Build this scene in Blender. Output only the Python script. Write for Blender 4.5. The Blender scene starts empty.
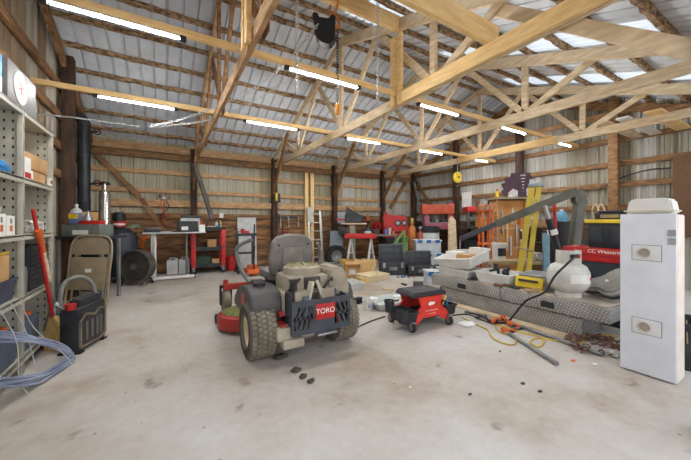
import bpy, bmesh, math, random
from mathutils import Vector, Matrix, Euler
random.seed(11)
SC = bpy.context.scene
COL = SC.collection
PI = math.pi
CAMROT = -math.atan2(.5155, .857)      # the camera looks along (.5155, .857)
EYE = 1.25
F = 300.0

# ---- measuring helpers: real points in the building (u along the back wall, v towards it)
def P(px, py, Y):
    x = (px-345.5)/F*Y
    return Vector((.857*x+.5155*Y, -.5155*x+.857*Y, EYE-(py-222)/F*Y))
def G(px, py, z=0):
    Y = (EYE-z)*F/(py-222)
    p = P(px, py, Y); p.z = z
    return p

# ---- materials
def lin(c):
    def f(v):
        v = v/255
        return v/12.92 if v <= .04045 else ((v+.055)/1.055)**2.4
    return (f(c[0]), f(c[1]), f(c[2]), 1)
def new_mat(name):
    m = bpy.data.materials.new(name); m.use_nodes = True
    nt = m.node_tree
    return m, nt, nt.nodes['Principled BSDF']
def mat(name, rgb, rough=.6, metal=0., rgb2=None, scale=6, stretch=(1, 1, 1), lo=.35, hi=.7, bump=0., detail=4, spec=.4):
    m, nt, b = new_mat(name)
    N, L = nt.nodes, nt.links
    if rgb2 is None:
        rgb2 = tuple(v*.84 for v in rgb)
    tc = N.new('ShaderNodeTexCoord'); mp = N.new('ShaderNodeMapping'); mp.inputs['Scale'].default_value = stretch
    L.new(tc.outputs['Object'], mp.inputs['Vector'])
    no = N.new('ShaderNodeTexNoise'); no.inputs['Scale'].default_value = scale; no.inputs['Detail'].default_value = detail
    L.new(mp.outputs[0], no.inputs['Vector'])
    cr = N.new('ShaderNodeValToRGB')
    cr.color_ramp.elements[0].position = lo; cr.color_ramp.elements[0].color = lin(rgb2)
    cr.color_ramp.elements[1].position = hi; cr.color_ramp.elements[1].color = lin(rgb)
    L.new(no.outputs['Fac'], cr.inputs['Fac']); L.new(cr.outputs['Color'], b.inputs['Base Color'])
    b.inputs['Roughness'].default_value = rough; b.inputs['Metallic'].default_value = metal
    b.inputs['Specular IOR Level'].default_value = spec
    if bump:
        bn = N.new('ShaderNodeBump'); bn.inputs['Strength'].default_value = bump; bn.inputs['Distance'].default_value = .01
        L.new(no.outputs['Fac'], bn.inputs['Height']); L.new(bn.outputs[0], b.inputs['Normal'])
    return m
def emit(name, rgb, strength):
    m, nt, b = new_mat(name)
    b.inputs['Base Color'].default_value = lin(rgb)
    b.inputs['Emission Color'].default_value = lin(rgb); b.inputs['Emission Strength'].default_value = strength
    return m

# ---- mesh builder
class MB:
    def __init__(s): s.bm = bmesh.new()
    def _add(s, verts, faces, M=None):
        vs = [s.bm.verts.new(M @ Vector(v) if M else v) for v in verts]
        for f in faces:
            try: s.bm.faces.new([vs[i] for i in f])
            except ValueError: pass
        return s
    def box(s, c, d, rot=(0, 0, 0), bev=0):
        b = bmesh.new(); bmesh.ops.create_cube(b, size=1)
        for v in b.verts: v.co = Vector((v.co.x*d[0], v.co.y*d[1], v.co.z*d[2]))
        if bev: bmesh.ops.bevel(b, geom=list(b.edges), offset=bev, segments=2, profile=.6, affect='EDGES')
        M = Matrix.Translation(c) @ Euler(rot).to_matrix().to_4x4()
        return s.merge(b, M)
    def merge(s, b, M=None):
        b.verts.index_update()
        s._add([v.co.copy() for v in b.verts], [[v.index for v in f.verts] for f in b.faces], M)
        b.free(); return s
    def bb(s, x0, x1, y0, y1, z0, z1, bev=0):
        return s.box(((x0+x1)/2, (y0+y1)/2, (z0+z1)/2), (abs(x1-x0), abs(y1-y0), abs(z1-z0)), bev=bev)
    def bar(s, p, q, w, h, up=(0, 0, 1), bev=0):
        p, q, up = Vector(p), Vector(q), Vector(up)
        d = (q-p); n = d.length; d.normalize()
        if abs(d.dot(up)) > .99: up = Vector((0, 1, 0))
        x = d.cross(up).normalized(); z = x.cross(d)
        M = Matrix(((x.x, d.x, z.x), (x.y, d.y, z.y), (x.z, d.z, z.z))).to_4x4()
        b = bmesh.new(); bmesh.ops.create_cube(b, size=1)
        for v in b.verts: v.co = Vector((v.co.x*w, v.co.y*n, v.co.z*h))
        if bev: bmesh.ops.bevel(b, geom=list(b.edges), offset=bev, segments=2, profile=.6, affect='EDGES')
        return s.merge(b, Matrix.Translation((p+q)/2) @ M)
    def cyl(s, p, q, r, r2=None, seg=16):
        p, q = Vector(p), Vector(q); r2 = r if r2 is None else r2
        d = (q-p).normalized(); a = Vector((0, 0, 1)) if abs(d.z) < .9 else Vector((1, 0, 0))
        x = d.cross(a).normalized(); y = d.cross(x)
        vs = []
        for c, rr in ((p, r), (q, r2)):
            vs += [c+(x*math.cos(2*PI*k/seg)+y*math.sin(2*PI*k/seg))*rr for k in range(seg)]
        fs = [[k, (k+1) % seg, seg+(k+1) % seg, seg+k] for k in range(seg)]
        fs += [list(range(seg))[::-1], list(range(seg, 2*seg))]
        return s._add(vs, fs)
    def tube(s, pts, r, seg=8, closed=False):
        pts = [Vector(p) for p in pts]; n = len(pts); vs = []; prev = None
        for i, p in enumerate(pts):
            if closed: d = pts[(i+1) % n]-pts[i-1]
            else: d = pts[min(i+1, n-1)]-pts[max(i-1, 0)]
            d.normalize()
            if prev is None:
                a = Vector((0, 0, 1)) if abs(d.z) < .9 else Vector((1, 0, 0)); x = d.cross(a).normalized()
            else:
                x = (prev-d*prev.dot(d))
                x = x.normalized() if x.length > 1e-6 else d.orthogonal().normalized()
            prev = x; y = d.cross(x)
            rr = r[i] if isinstance(r, (list, tuple)) else r
            vs += [p+(x*math.cos(2*PI*k/seg)+y*math.sin(2*PI*k/seg))*rr for k in range(seg)]
        fs = []
        for i in range(n if closed else n-1):
            a, b = i*seg, ((i+1) % n)*seg
            fs += [[a+k, a+(k+1) % seg, b+(k+1) % seg, b+k] for k in range(seg)]
        if not closed: fs += [list(range(seg))[::-1], list(range((n-1)*seg, n*seg))]
        return s._add(vs, fs)
    def lathe(s, prof, seg=20, at=(0, 0, 0), M=None, open_=False):
        M = (Matrix.Translation(at) @ M) if M else Matrix.Translation(at)
        vs = []; n = len(prof)
        for r, z in prof:
            vs += [Vector((r*math.cos(2*PI*k/seg), r*math.sin(2*PI*k/seg), z)) for k in range(seg)]
        fs = []
        for i in range(n-1):
            fs += [[i*seg+k, i*seg+(k+1) % seg, (i+1)*seg+(k+1) % seg, (i+1)*seg+k] for k in range(seg)]
        closed = (abs(prof[0][0]-prof[-1][0])+abs(prof[0][1]-prof[-1][1])) < 1e-6 or open_
        if prof[0][0] > 1e-4 and not closed: fs.append(list(range(seg))[::-1])
        if prof[-1][0] > 1e-4 and not closed: fs.append(list(range((n-1)*seg, n*seg)))
        return s._add(vs, fs, M)
    def prism(s, poly, d0, d1, ax='y'):
        """poly of (a,b) extruded along ax: y -> (a,.,b), x -> (.,a,b), z -> (a,b,.)"""
        f = {'y': lambda a, b, d: (a, d, b), 'x': lambda a, b, d: (d, a, b), 'z': lambda a, b, d: (a, b, d)}[ax]
        n = len(poly); vs = [f(a, b, d0) for a, b in poly]+[f(a, b, d1) for a, b in poly]
        fs = [[k, (k+1) % n, n+(k+1) % n, n+k] for k in range(n)]+[list(range(n))[::-1], list(range(n, 2*n))]
        return s._add(vs, fs)
    def tub(s, c, sx, sy, h, t=.008, fl=.9, rim=.012):
        """an open tray: outer size sx,sy at the top, fl smaller at the foot"""
        cx, cy, z = c
        def ring(a, b, zz): return [(cx-a/2, cy-b/2, zz), (cx+a/2, cy-b/2, zz), (cx+a/2, cy+b/2, zz), (cx-a/2, cy+b/2, zz)]
        R = [ring(sx*fl, sy*fl, z), ring(sx, sy, z+h-.02), ring(sx+2*rim, sy+2*rim, z+h-.02), ring(sx+2*rim, sy+2*rim, z+h),
             ring(sx-2*t, sy-2*t, z+h), ring(sx*fl-2*t, sy*fl-2*t, z+t)]
        vs = [v for r in R for v in r]; fs = [[3, 2, 1, 0]]
        for i in range(5): fs += [[i*4+k, i*4+(k+1) % 4, (i+1)*4+(k+1) % 4, (i+1)*4+k] for k in range(4)]
        fs.append([20, 21, 22, 23]); return s._add(vs, fs)
    def ball(s, c, r, sub=2, jit=0):
        b = bmesh.new(); bmesh.ops.create_icosphere(b, subdivisions=sub, radius=1)
        rr = (r, r, r) if not isinstance(r, (tuple, list)) else r
        for v in b.verts:
            k = 1+random.uniform(-jit, jit); v.co = Vector((v.co.x*rr[0]*k, v.co.y*rr[1]*k, v.co.z*rr[2]*k))
        return s.merge(b, Matrix.Translation(c))
    def build(s, name, m, parent=None, loc=None, rotz=0, smooth=True, ang=38):
        bmesh.ops.recalc_face_normals(s.bm, faces=list(s.bm.faces))
        if smooth:
            lim = math.radians(ang)
            for f in s.bm.faces: f.smooth = True
            for e in s.bm.edges:
                e.smooth = len(e.link_faces) == 2 and e.calc_face_angle(0) < lim
        me = bpy.data.meshes.new(name); s.bm.to_mesh(me); s.bm.free()
        me.materials.append(m)
        o = bpy.data.objects.new(name, me); COL.objects.link(o)
        if parent: o.parent = parent
        if loc is not None: o.location = loc
        o.rotation_euler.z = rotz
        return o

def tag(o, label, cat, group=None):
    o['label'] = label; o['category'] = cat
    if group: o['group'] = group
    return o
def thing(name, label, cat, loc=(0, 0, 0), rotz=0, group=None):
    o = bpy.data.objects.new(name, None); COL.objects.link(o); o.empty_display_size = .1
    o.location = loc; o.rotation_euler.z = rotz
    return tag(o, label, cat, group)
def solo(name, mb, m, label, cat, loc=(0, 0, 0), rotz=0, group=None):
    return tag(mb.build(name, m, None, loc, rotz), label, cat, group)
def struct(name, mb, m, parent=None):
    o = mb.build(name, m, parent)
    if not parent: o['kind'] = 'structure'
    return o
def dup(root, loc, rotz=None, label=None, group=None, scale=None):
    kids = {}
    for o in list(COL.objects):
        if o.parent: kids.setdefault(o.parent, []).append(o)
    def cp(o, par):
        c = o.copy(); COL.objects.link(c)
        if par: c.parent = par
        for k in kids.get(o, []): cp(k, c)
        return c
    r = cp(root, None); r.location = loc
    if rotz is not None: r.rotation_euler.z = rotz
    if label: r['label'] = label
    if group: r['group'] = group
    if scale: r.scale = scale
    return r
def lettering(name, txt, size, m, parent, loc, rot, depth=.002):
    cu = bpy.data.curves.new(name, 'FONT'); cu.body = txt; cu.size = size; cu.extrude = depth
    cu.align_x = 'CENTER'; cu.align_y = 'CENTER'
    t = bpy.data.objects.new(name+'_src', cu); COL.objects.link(t)
    dg = bpy.context.evaluated_depsgraph_get()
    me = bpy.data.meshes.new_from_object(t.evaluated_get(dg)); me.materials.clear(); me.materials.append(m)
    bpy.data.objects.remove(t); bpy.data.curves.remove(cu)
    o = bpy.data.objects.new(name, me); COL.objects.link(o); o.parent = parent
    o.location = loc; o.rotation_euler = rot
    return o
def arc(c, r, a0, a1, n, plane='xz'):
    out = []
    for k in range(n+1):
        a = math.radians(a0+(a1-a0)*k/n); x, y = r*math.cos(a), r*math.sin(a)
        out.append({'xz': (c[0]+x, c[1], c[2]+y), 'yz': (c[0], c[1]+x, c[2]+y), 'xy': (c[0]+x, c[1]+y, c[2])}[plane])
    return out
def smooth_path(pts, n=8):
    pts = [Vector(p) for p in pts]; out = []
    for i in range(len(pts)-1):
        p0, p1, p2, p3 = pts[max(i-1, 0)], pts[i], pts[i+1], pts[min(i+2, len(pts)-1)]
        for k in range(n):
            t = k/n
            out.append(.5*((2*p1)+(p2-p0)*t+(2*p0-5*p1+4*p2-p3)*t*t+(3*p1-p0-3*p2+p3)*t**3))
    out.append(pts[-1]); return out
def crumple(mb, c, d, amp, sub=3, seed=1):
    """a crumpled, roughly box shaped bag or cloth"""
    rnd = random.Random(seed); b = bmesh.new(); bmesh.ops.create_icosphere(b, subdivisions=sub, radius=1)
    ph = [rnd.uniform(0, 6) for _ in range(6)]
    for v in b.verts:
        n = v.co.copy()
        w = math.sin(5*n.x+ph[0]+3*n.z)*math.sin(6*n.y+ph[1])+.6*math.sin(11*n.z+ph[2]+7*n.x)+.5*rnd.uniform(-1, 1)
        q = Vector([math.copysign(abs(t)**.6, t) for t in n])*(1+amp*w)
        v.co = Vector((q.x*d[0]/2, q.y*d[1]/2, max(-.5, q.z*.5)*d[2]))
    return mb.merge(b, Matrix.Translation(c))

# ---- palette
NEWWOOD = mat('new_lumber', (246, 214, 154), .6, rgb2=(228, 188, 126), scale=5, stretch=(1, 1, 6))
MIDWOOD = mat('aged_lumber', (206, 168, 124), .7, rgb2=(162, 124, 86), scale=6, stretch=(1, 1, 4))
PALEWOOD = mat('pale_lumber', (226, 206, 172), .65, rgb2=(196, 172, 138), scale=6, stretch=(1, 1, 4))
OLDWOOD = mat('old_lumber', (160, 120, 80), .75, rgb2=(108, 78, 50), scale=6, stretch=(1, 1, 4), bump=.2)
BARK = mat('rough_sawn_purlin', (170, 142, 108), .85, rgb2=(92, 68, 48), scale=9, stretch=(1.5, 3, 3), lo=.38, hi=.6, bump=.5)
PLANK = mat('plank_boards', (158, 114, 72), .75, rgb2=(84, 58, 38), scale=3, stretch=(1, 1, 7), bump=.2)
POSTW = mat('dark_post', (84, 58, 40), .8, rgb2=(46, 34, 28), scale=4, stretch=(3, 3, .6), bump=.2)
BLACK = mat('black_plastic', (44, 46, 50), .5, rgb2=(30, 31, 34))
DARK = mat('dark_grey_steel', (66, 68, 72), .5, .3, rgb2=(46, 47, 50))
GREY = mat('grey_paint', (128, 130, 128), .5, rgb2=(104, 106, 104))
LGREY = mat('light_grey_plastic', (198, 200, 198), .5, rgb2=(176, 178, 176))
WHITE = mat('white_plastic', (220, 219, 214), .45, rgb2=(214, 212, 205))
STEEL = mat('bare_steel', (176, 178, 180), .35, .8, rgb2=(140, 142, 144))
RED = mat('red_paint', (196, 44, 40), .45, rgb2=(164, 32, 32))
ORANGE = mat('orange_paint', (222, 110, 44), .5, rgb2=(190, 88, 36))
YELLOW = mat('yellow_plastic', (236, 206, 60), .5, rgb2=(212, 178, 44))
CARD = mat('cardboard', (196, 156, 106), .8, rgb2=(176, 134, 86))
RUBBER = mat('rubber', (48, 48, 48), .85, rgb2=(34, 34, 34))
BLUE = mat('blue_plastic', (52, 120, 190), .5)
GREEN = mat('green_paint', (84, 130, 58), .55, rgb2=(60, 100, 42))
# =========================== the building ===========================
U0, U1, V0, V1 = -1.47, 8.2, .35, 8.55
RIDGE, ZR, PITCH = 4.6, 4.62, .36
def zr(v): return ZR-PITCH*abs(v-RIDGE)

# floor: one concrete slab running out through the open front
def concrete():
    m, nt, b = new_mat('worn_concrete'); N, L = nt.nodes, nt.links
    tc = N.new('ShaderNodeTexCoord')
    def noise(scale, detail, rough=.55):
        n = N.new('ShaderNodeTexNoise'); n.inputs['Scale'].default_value = scale; n.inputs['Detail'].default_value = detail
        n.inputs['Roughness'].default_value = rough; L.new(tc.outputs['Object'], n.inputs['Vector']); return n
    def ramp(src, stops):
        r = N.new('ShaderNodeValToRGB'); e = r.color_ramp.elements
        for i, (p, c) in enumerate(stops):
            if i < 2: e[i].position = p
            x = e[i] if i < 2 else e.new(p)
            x.color = lin(c) if max(c) > 1 else (*c, 1)
        L.new(src, r.inputs['Fac']); return r
    big = noise(.75, 6, .6)
    base = ramp(big.outputs['Fac'], [(.36, (166, 152, 136)), (.47, (184, 175, 164)), (.62, (194, 190, 183))])
    fine = noise(14, 6, .7)
    fr = ramp(fine.outputs['Fac'], [(.3, (.8, .8, .79)), (.62, (1, 1, 1))])
    mx = N.new('ShaderNodeMix'); mx.data_type = 'RGBA'; mx.blend_type = 'MULTIPLY'; mx.inputs[0].default_value = .55
    L.new(base.outputs[0], mx.inputs[6]); L.new(fr.outputs[0], mx.inputs[7])
    spot = noise(3.1, 3, .5)
    sr = ramp(spot.outputs['Fac'], [(.27, (.48, .45, .41)), (.33, (1, 1, 1))])
    m2 = N.new('ShaderNodeMix'); m2.data_type = 'RGBA'; m2.blend_type = 'MULTIPLY'; m2.inputs[0].default_value = .7
    L.new(mx.outputs[2], m2.inputs[6]); L.new(sr.outputs[0], m2.inputs[7])
    vo = N.new('ShaderNodeTexVoronoi'); vo.inputs['Scale'].default_value = 5.5; L.new(tc.outputs['Object'], vo.inputs['Vector'])
    vr = ramp(vo.outputs['Distance'], [(.035, (.38, .35, .31)), (.07, (1, 1, 1))])
    m3 = N.new('ShaderNodeMix'); m3.data_type = 'RGBA'; m3.blend_type = 'MULTIPLY'; m3.inputs[0].default_value = .7
    L.new(m2.outputs[2], m3.inputs[6]); L.new(vr.outputs[0], m3.inputs[7])
    L.new(m3.outputs[2], b.inputs['Base Color'])
    b.inputs['Roughness'].default_value = .78; b.inputs['Specular IOR Level'].default_value = .25
    bn = N.new('ShaderNodeBump'); bn.inputs['Strength'].default_value = .15; bn.inputs['Distance'].default_value = .01
    L.new(fine.outputs['Fac'], bn.inputs['Height']); L.new(bn.outputs[0], b.inputs['Normal'])
    return m
FLOOR = struct('floor', MB().bb(-14, 16, -14, V1+.05, -.12, 0), concrete())

# corrugated sheets
def sheet_mat(name, cols, width, axis, rough=.5, metal=.0):
    """bands of slightly different sheets side by side, each sheet its own colour"""
    m, nt, b = new_mat(name); N, L = nt.nodes, nt.links
    tc = N.new('ShaderNodeTexCoord'); sp = N.new('ShaderNodeSeparateXYZ'); L.new(tc.outputs['Object'], sp.inputs[0])
    dv = N.new('ShaderNodeMath'); dv.operation = 'DIVIDE'; dv.inputs[1].default_value = width; L.new(sp.outputs[axis], dv.inputs[0])
    fl = N.new('ShaderNodeMath'); fl.operation = 'FLOOR'; L.new(dv.outputs[0], fl.inputs[0])
    wn = N.new('ShaderNodeTexWhiteNoise'); wn.noise_dimensions = '1D'; L.new(fl.outputs[0], wn.inputs['W'])
    cr = N.new('ShaderNodeValToRGB'); cr.color_ramp.interpolation = 'CONSTANT'
    e = cr.color_ramp.elements
    for i, c in enumerate(cols):
        p = i/len(cols)
        x = e[i] if i < 2 else e.new(p)
        x.position = p; x.color = lin(c)
    L.new(wn.outputs['Value'], cr.inputs['Fac'])
    no = N.new('ShaderNodeTexNoise'); no.inputs['Scale'].default_value = 2.2; no.inputs['Detail'].default_value = 6; no.inputs['Roughness'].default_value = .65
    mp = N.new('ShaderNodeMapping'); mp.inputs['Scale'].default_value = (2, 2, .5) if axis < 2 else (1, 1, 1)
    L.new(tc.outputs['Object'], mp.inputs[0]); L.new(mp.outputs[0], no.inputs['Vector'])
    r2 = N.new('ShaderNodeValToRGB'); r2.color_ramp.elements[0].position = .3; r2.color_ramp.elements[0].color = (.72, .69, .64, 1)
    r2.color_ramp.elements[1].position = .6; r2.color_ramp.elements[1].color = (1, 1, 1, 1); L.new(no.outputs['Fac'], r2.inputs[0])
    mx = N.new('ShaderNodeMix'); mx.data_type = 'RGBA'; mx.blend_type = 'MULTIPLY'; mx.inputs[0].default_value = .6
    L.new(cr.outputs[0], mx.inputs[6]); L.new(r2.outputs[0], mx.inputs[7]); L.new(mx.outputs[2], b.inputs['Base Color'])
    b.inputs['Roughness'].default_value = rough; b.inputs['Metallic'].default_value = metal; b.inputs['Specular IOR Level'].default_value = .3
    return m
ROOFM = sheet_mat('roof_sheet', [(206, 212, 219), (198, 204, 212), (212, 217, 223)], .92, 0, .45, .0)
WALLB = sheet_mat('back_wall_sheet', [(172, 165, 142), (186, 186, 180), (156, 148, 122), (174, 170, 154)], .46, 0)
WALLR = sheet_mat('gable_sheet', [(166, 162, 152), (178, 176, 170), (156, 150, 134), (186, 184, 178)], .31, 1)
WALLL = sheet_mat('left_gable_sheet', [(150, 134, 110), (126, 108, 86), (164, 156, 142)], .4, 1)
def ribs(a0, a1, pitch, depth, w=.045):
    """profile of a ribbed sheet: list of (a, d)"""
    out = [(a0, 0)]; a = a0+pitch*.5
    while a < a1-.06:
        out += [(a-w, 0), (a-w*.45, depth), (a+w*.45, depth), (a+w, 0)]
        for k in (1/3, 2/3):
            q = a+pitch*k
            if q < a1-.05 and pitch > .21: out += [(q-.016, 0), (q, depth*.35), (q+.016, 0)]
        a += pitch
    out.append((a1, 0)); return out
def sheet(name, prof, f0, f1, m, parent=None):
    mb = MB(); n = len(prof)
    vs = [f0(a, d) for a, d in prof]+[f1(a, d) for a, d in prof]
    mb._add(vs, [[k, k+1, n+k+1, n+k] for k in range(n-1)])
    o = mb.build(name, m, parent, smooth=False)
    if not parent: o['kind'] = 'structure'
    return o
SKY = [(2.26, 2.82), (4.26, 4.82), (6.2, 6.76)]
CEIL = sheet('ceiling', ribs(U0, U1, .2, .045, .02), lambda a, d: (a, RIDGE, ZR+d), lambda a, d: (a, V1+.15, zr(V1+.15)+d), ROOFM)
segs = [U0]+[x for s in SKY for x in s]+[U1]
for i in range(0, len(segs), 2):
    sheet('roof_sheet', ribs(segs[i], segs[i+1], .2, .045, .02), lambda a, d: (a, RIDGE, ZR+d), lambda a, d: (a, .1, zr(.1)+d), ROOFM, CEIL)
def skylight_mat():
    m, nt, b = new_mat('translucent_skylight'); N, L = nt.nodes, nt.links
    t = N.new('ShaderNodeBsdfTranslucent'); t.inputs[0].default_value = lin((238, 244, 248))
    d = N.new('ShaderNodeBsdfDiffuse'); d.inputs[0].default_value = lin((220, 226, 230))
    mx = N.new('ShaderNodeMixShader'); mx.inputs[0].default_value = .32
    L.new(d.outputs[0], mx.inputs[1]); L.new(t.outputs[0], mx.inputs[2]); L.new(mx.outputs[0], N['Material Output'].inputs[0])
    return m
SKYM = skylight_mat()
for a, b_ in SKY:
    for v0, v1, mm in ((RIDGE, 3.8, ROOFM), (3.8, 1.05, SKYM), (1.05, .1, ROOFM)):
        sheet('skylight_panel' if mm is SKYM else 'roof_sheet', ribs(a, b_, .14, .03, .03), lambda x, d, v=v0: (x, v, zr(v)+d), lambda x, d, v=v1: (x, v, zr(v)+d), mm, CEIL)

# rough sawn purlins under the sheets
def purlin(v, seed):
    rnd = random.Random(seed); mb = MB(); n = 90; sgn = 1 if v > RIDGE else -1
    t = Vector((0, 1, -PITCH*sgn)).normalized(); nn = Vector((0, PITCH*sgn, 1)).normalized()
    rows = []; ph = rnd.uniform(0, 9)
    for k in range(n+1):
        u = U0+.02+(U1-U0-.04)*k/n
        e0, e1 = [rnd.uniform(-.007, .007)+.005*math.sin(3*u+ph) for _ in range(2)]; h = .06+rnd.uniform(-.01, .008)
        c = Vector((u, v, zr(v)))
        rows.append([c+t*(-.036+e0)-nn*.004, c+t*(.036+e1)-nn*.004, c+t*(.032+e1*1.2)-nn*h, c+t*(-.032+e0*1.2)-nn*(h+rnd.uniform(-.01, .01))])
    vs = [p for r in rows for p in r]; fs = [[3, 2, 1, 0], [n*4, n*4+1, n*4+2, n*4+3]]
    for k in range(n): fs += [[k*4+j, k*4+(j+1) % 4, k*4+4+(j+1) % 4, k*4+4+j] for j in range(4)]
    mb._add(vs, fs); return mb.build('purlin', BARK, CEIL, smooth=False)
for i, v in enumerate((8.25, 7.74, 7.23, 6.72, 6.22, 5.72, 5.22, 4.74, 4.46, 3.95, 3.45, 2.95, 2.45, 1.95, 1.45, .95, .5)):
    purlin(v, i)

DPLANK = mat('dark_plank', (104, 80, 58), .8, rgb2=(66, 50, 38), scale=3, stretch=(1, 1, 7))
# back wall
WB = sheet('wall_back', ribs(U0, U1, .23, -.02), lambda a, d: (a, V1+.03-d, 0), lambda a, d: (a, V1+.03-d, zr(V1)+.04), WALLB)
def board(parent, a0, a1, b, z0, z1, t, m, name, along='u'):
    mb = MB()
    if along == 'u': mb.bb(a0, a1, b-t, b, z0, z1, .004)
    else: mb.bb(b-t, b, a0, a1, z0, z1, .004)
    return mb.build(name, m, parent)
board(WB, U0, U1, V1, 2.93, 3.1, .05, MIDWOOD, 'header_board')
board(WB, U0, U1, V1-.05, 2.76, 2.9, .05, OLDWOOD, 'header_board')
for z in (2.4, 1.95): board(WB, U0, U1, V1, z, z+.1, .05, MIDWOOD, 'girt')
board(WB, U0+.3, 6.7, V1-.05, 1.62, 1.78, .05, MIDWOOD, 'girt')
z = .02; k = 0
while z < 1.4:
    h = (.22, .19, .24, .2, .23, .21, .18)[k]; board(WB, U0, U1, V1, z, min(z+h-.012, 1.46), .04, PLANK, 'wall_plank'); z += h; k += 1
for u in (.62, 2.68, 4.65, 6.6, 8.08):
    struct('post', MB().bb(u-.07, u+.07, V1-.22, V1-.06, 0, 3.06, .006), POSTW, WB)

for p, q in (((-1.3, 2.75), (-.5, 1.83)), ((-.48, 1.8), (.05, .9)), ((7.75, 2.75), (7.0, 1.75))):
    MB().bar((p[0], V1-.08, p[1]), (q[0], V1-.08, q[1]), .045, .11, up=(0, 0, 1)).build('brace', OLDWOOD, WB)
# gables
def gable(name, u, m, dirn, depth):
    n = ribs(V0, V1+.06, .23, depth)
    return sheet(name, n, lambda a, d: (u-d*dirn, a, 0), lambda a, d: (u-d*dirn, a, zr(a)+.05), m)
WR = gable('wall_right', U1, WALLR, -1, .04)
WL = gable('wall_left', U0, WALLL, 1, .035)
for z in (2.92, 2.42, 1.98, 1.5, 3.5): board(WR, max(V0, RIDGE-(ZR-.15-z)/PITCH), min(V1, RIDGE+(ZR-.15-z)/PITCH), U1-.005, z, z+.11, .05, OLDWOOD if z < 3 else MIDWOOD, 'girt', 'v')
for z in (.05, .3, .55, .8, 1.05): board(WR, 2.0, V1-.06, U1-.005, z, z+.238, .03, DPLANK, 'wall_plank', 'v')
for z in (3.35, 2.88, 2.4, 1.95): board(WL, max(V0, RIDGE-(ZR-.15-z)/PITCH), min(V1-.06, RIDGE+(ZR-.15-z)/PITCH), U0+.06, z, z+.12, .05, OLDWOOD, 'girt', 'v')
for v in (2.49, 4.44, 6.47): struct('post', MB().bb(U1-.2, U1-.06, v-.08, v+.08, 0, zr(v)-.05, .006), OLDWOOD if v < 3 else POSTW, WR)
for v, pd in ((2.0, .13), (4.02, .13), (6.45, .21)): struct("post", MB().bb(U0+.065, U0+pd, v-.08, v+.08, 0, zr(v)-.05, .006), POSTW, WL)
MB().bar((U1-.09, 8.3, 2.75), (U1-.09, 7.5, 1.75), .045, .11).build('brace', OLDWOOD, WR)
for w, uu in ((WR, U1-.1), (WL, U0+.1)):
    for s_ in (1, -1):
        e = V1-.1 if s_ > 0 else V0
        struct('rake_board', MB().bar((uu, RIDGE, ZR-.19), (uu, e, zr(e)-.19), .05, .16), OLDWOOD, w)
for i, u in enumerate((2.68, 4.65, 6.6)):
    struct('trim_%d' % (i+1), MB().bb(u-.07, u+.07, .3, .44, 0, 2.95, .006), POSTW)

struct('trim_4', MB().bb(U0, U1, .3, .44, 2.62, 2.785, .006), MIDWOOD)
# trusses
def truss(u, m_chord, m_web, label, new=False):
    t = thing('roof_truss', label, 'truss', (u, RIDGE, 2.785), 0, 'timber trusses under the roof')
    zc = lambda v: zr(v)-.18-2.785
    L = lambda v, z: (0, v-RIDGE, z)
    def web(name, p, q, m=m_web, w=.04, h=.09, du=0.):
        a, b = Vector(L(*p)), Vector(L(*q)); a.x = b.x = du
        return MB().bar(a, b, w, h, up=(1, 0, 0) if False else (0, 0, 1), bev=.003).build(name, m, t)
    MBc = MB().bar(L(.42, .07), L(V1-.24, .07), .045, .14, bev=.004).build('bottom_chord', m_chord, t)
    for s_ in (-1, 1):
        e = V1-.12 if s_ > 0 else .2
        MB().bar(L(RIDGE, zc(RIDGE)), L(e, zc(e)), .045, .15, bev=.004).build('top_chord', m_chord, t)
    web('king_post', (4.6, .1), (4.6, zc(4.6)))
    for v in (2.5, 6.7): web('web_post', (v, .1), (v, zc(v)), du=.035)
    for p, q in (((4.6, .1), (5.62, zc(5.62))), ((4.6, .1), (3.58, zc(3.58))), ((6.7, .1), (5.62, zc(5.62))), ((2.5, .1), (3.58, zc(3.58))),
                 ((6.7, .1), (7.6, zc(7.6))), ((2.5, .1), (1.6, zc(1.6)))):
        web('web', p, q, du=.035)
    web('knee_brace', (V1-.25, -.7), (7.15, zc(7.15)-.05), OLDWOOD, .045, .12, du=-.055)
    if new:
        web('knee_brace', (.42, -.535), (1.75, .53), PALEWOOD, .045, .11, du=.07)
    for v in (2.5, 6.7, 4.6):
        MB().bb(-.005, .005, v-RIDGE-.11, v-RIDGE+.11, .01, .17).build('gusset_plate', STEEL if False else m_web, t).location.x = .06
    return t
T1 = truss(.66, MIDWOOD, OLDWOOD, 'brown roof truss nearest the left gable wall')
T2 = truss(2.68, PALEWOOD, PALEWOOD, 'roof truss with bright yellow new board sistered along its bottom chord', True)
T3 = truss(4.65, PALEWOOD, PALEWOOD, 'third roof truss from the left, passing high above the yellow ladder')
T4 = truss(6.6, PALEWOOD, PALEWOOD, 'pale roof truss nearest the right gable wall')
def sister(t, v0, v1, du, m, z=.08, h=.15): return MB().bar((du, v0-RIDGE, z), (du, v1-RIDGE, z), .042, h, bev=.003).build('sister_board', m, t)
sister(T2, .45, 2.95, -.05, NEWWOOD)
sister(T4, 2.9, 5.2, -.05, NEWWOOD)
for t, vp in ((T1, 2.66), (T2, 3.02)):     # double posts of new lumber by the hoist beam
    for dv in (-.03, .1):
        MB().bb(-.075, -.03, vp-.04+dv-RIDGE, vp+.04+dv-RIDGE, .0, .93, .003).build('hoist_post', NEWWOOD, t)

solo('hoist_beam', MB().bar((.5, 3.06, 3.88), (2.72, 3.06, 3.88), .05, .2, bev=.004), NEWWOOD,
     'new yellow beam near the ridge that the black chain hoist hangs from', 'beam')
solo('crossing_beam', MB().bar((.5, 1.74, 3.035), (2.76, 1.74, 3.035), .05, .2, bev=.004), NEWWOOD,
     'wide new yellow beam lying across the truss chords at top centre', 'beam')

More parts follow.
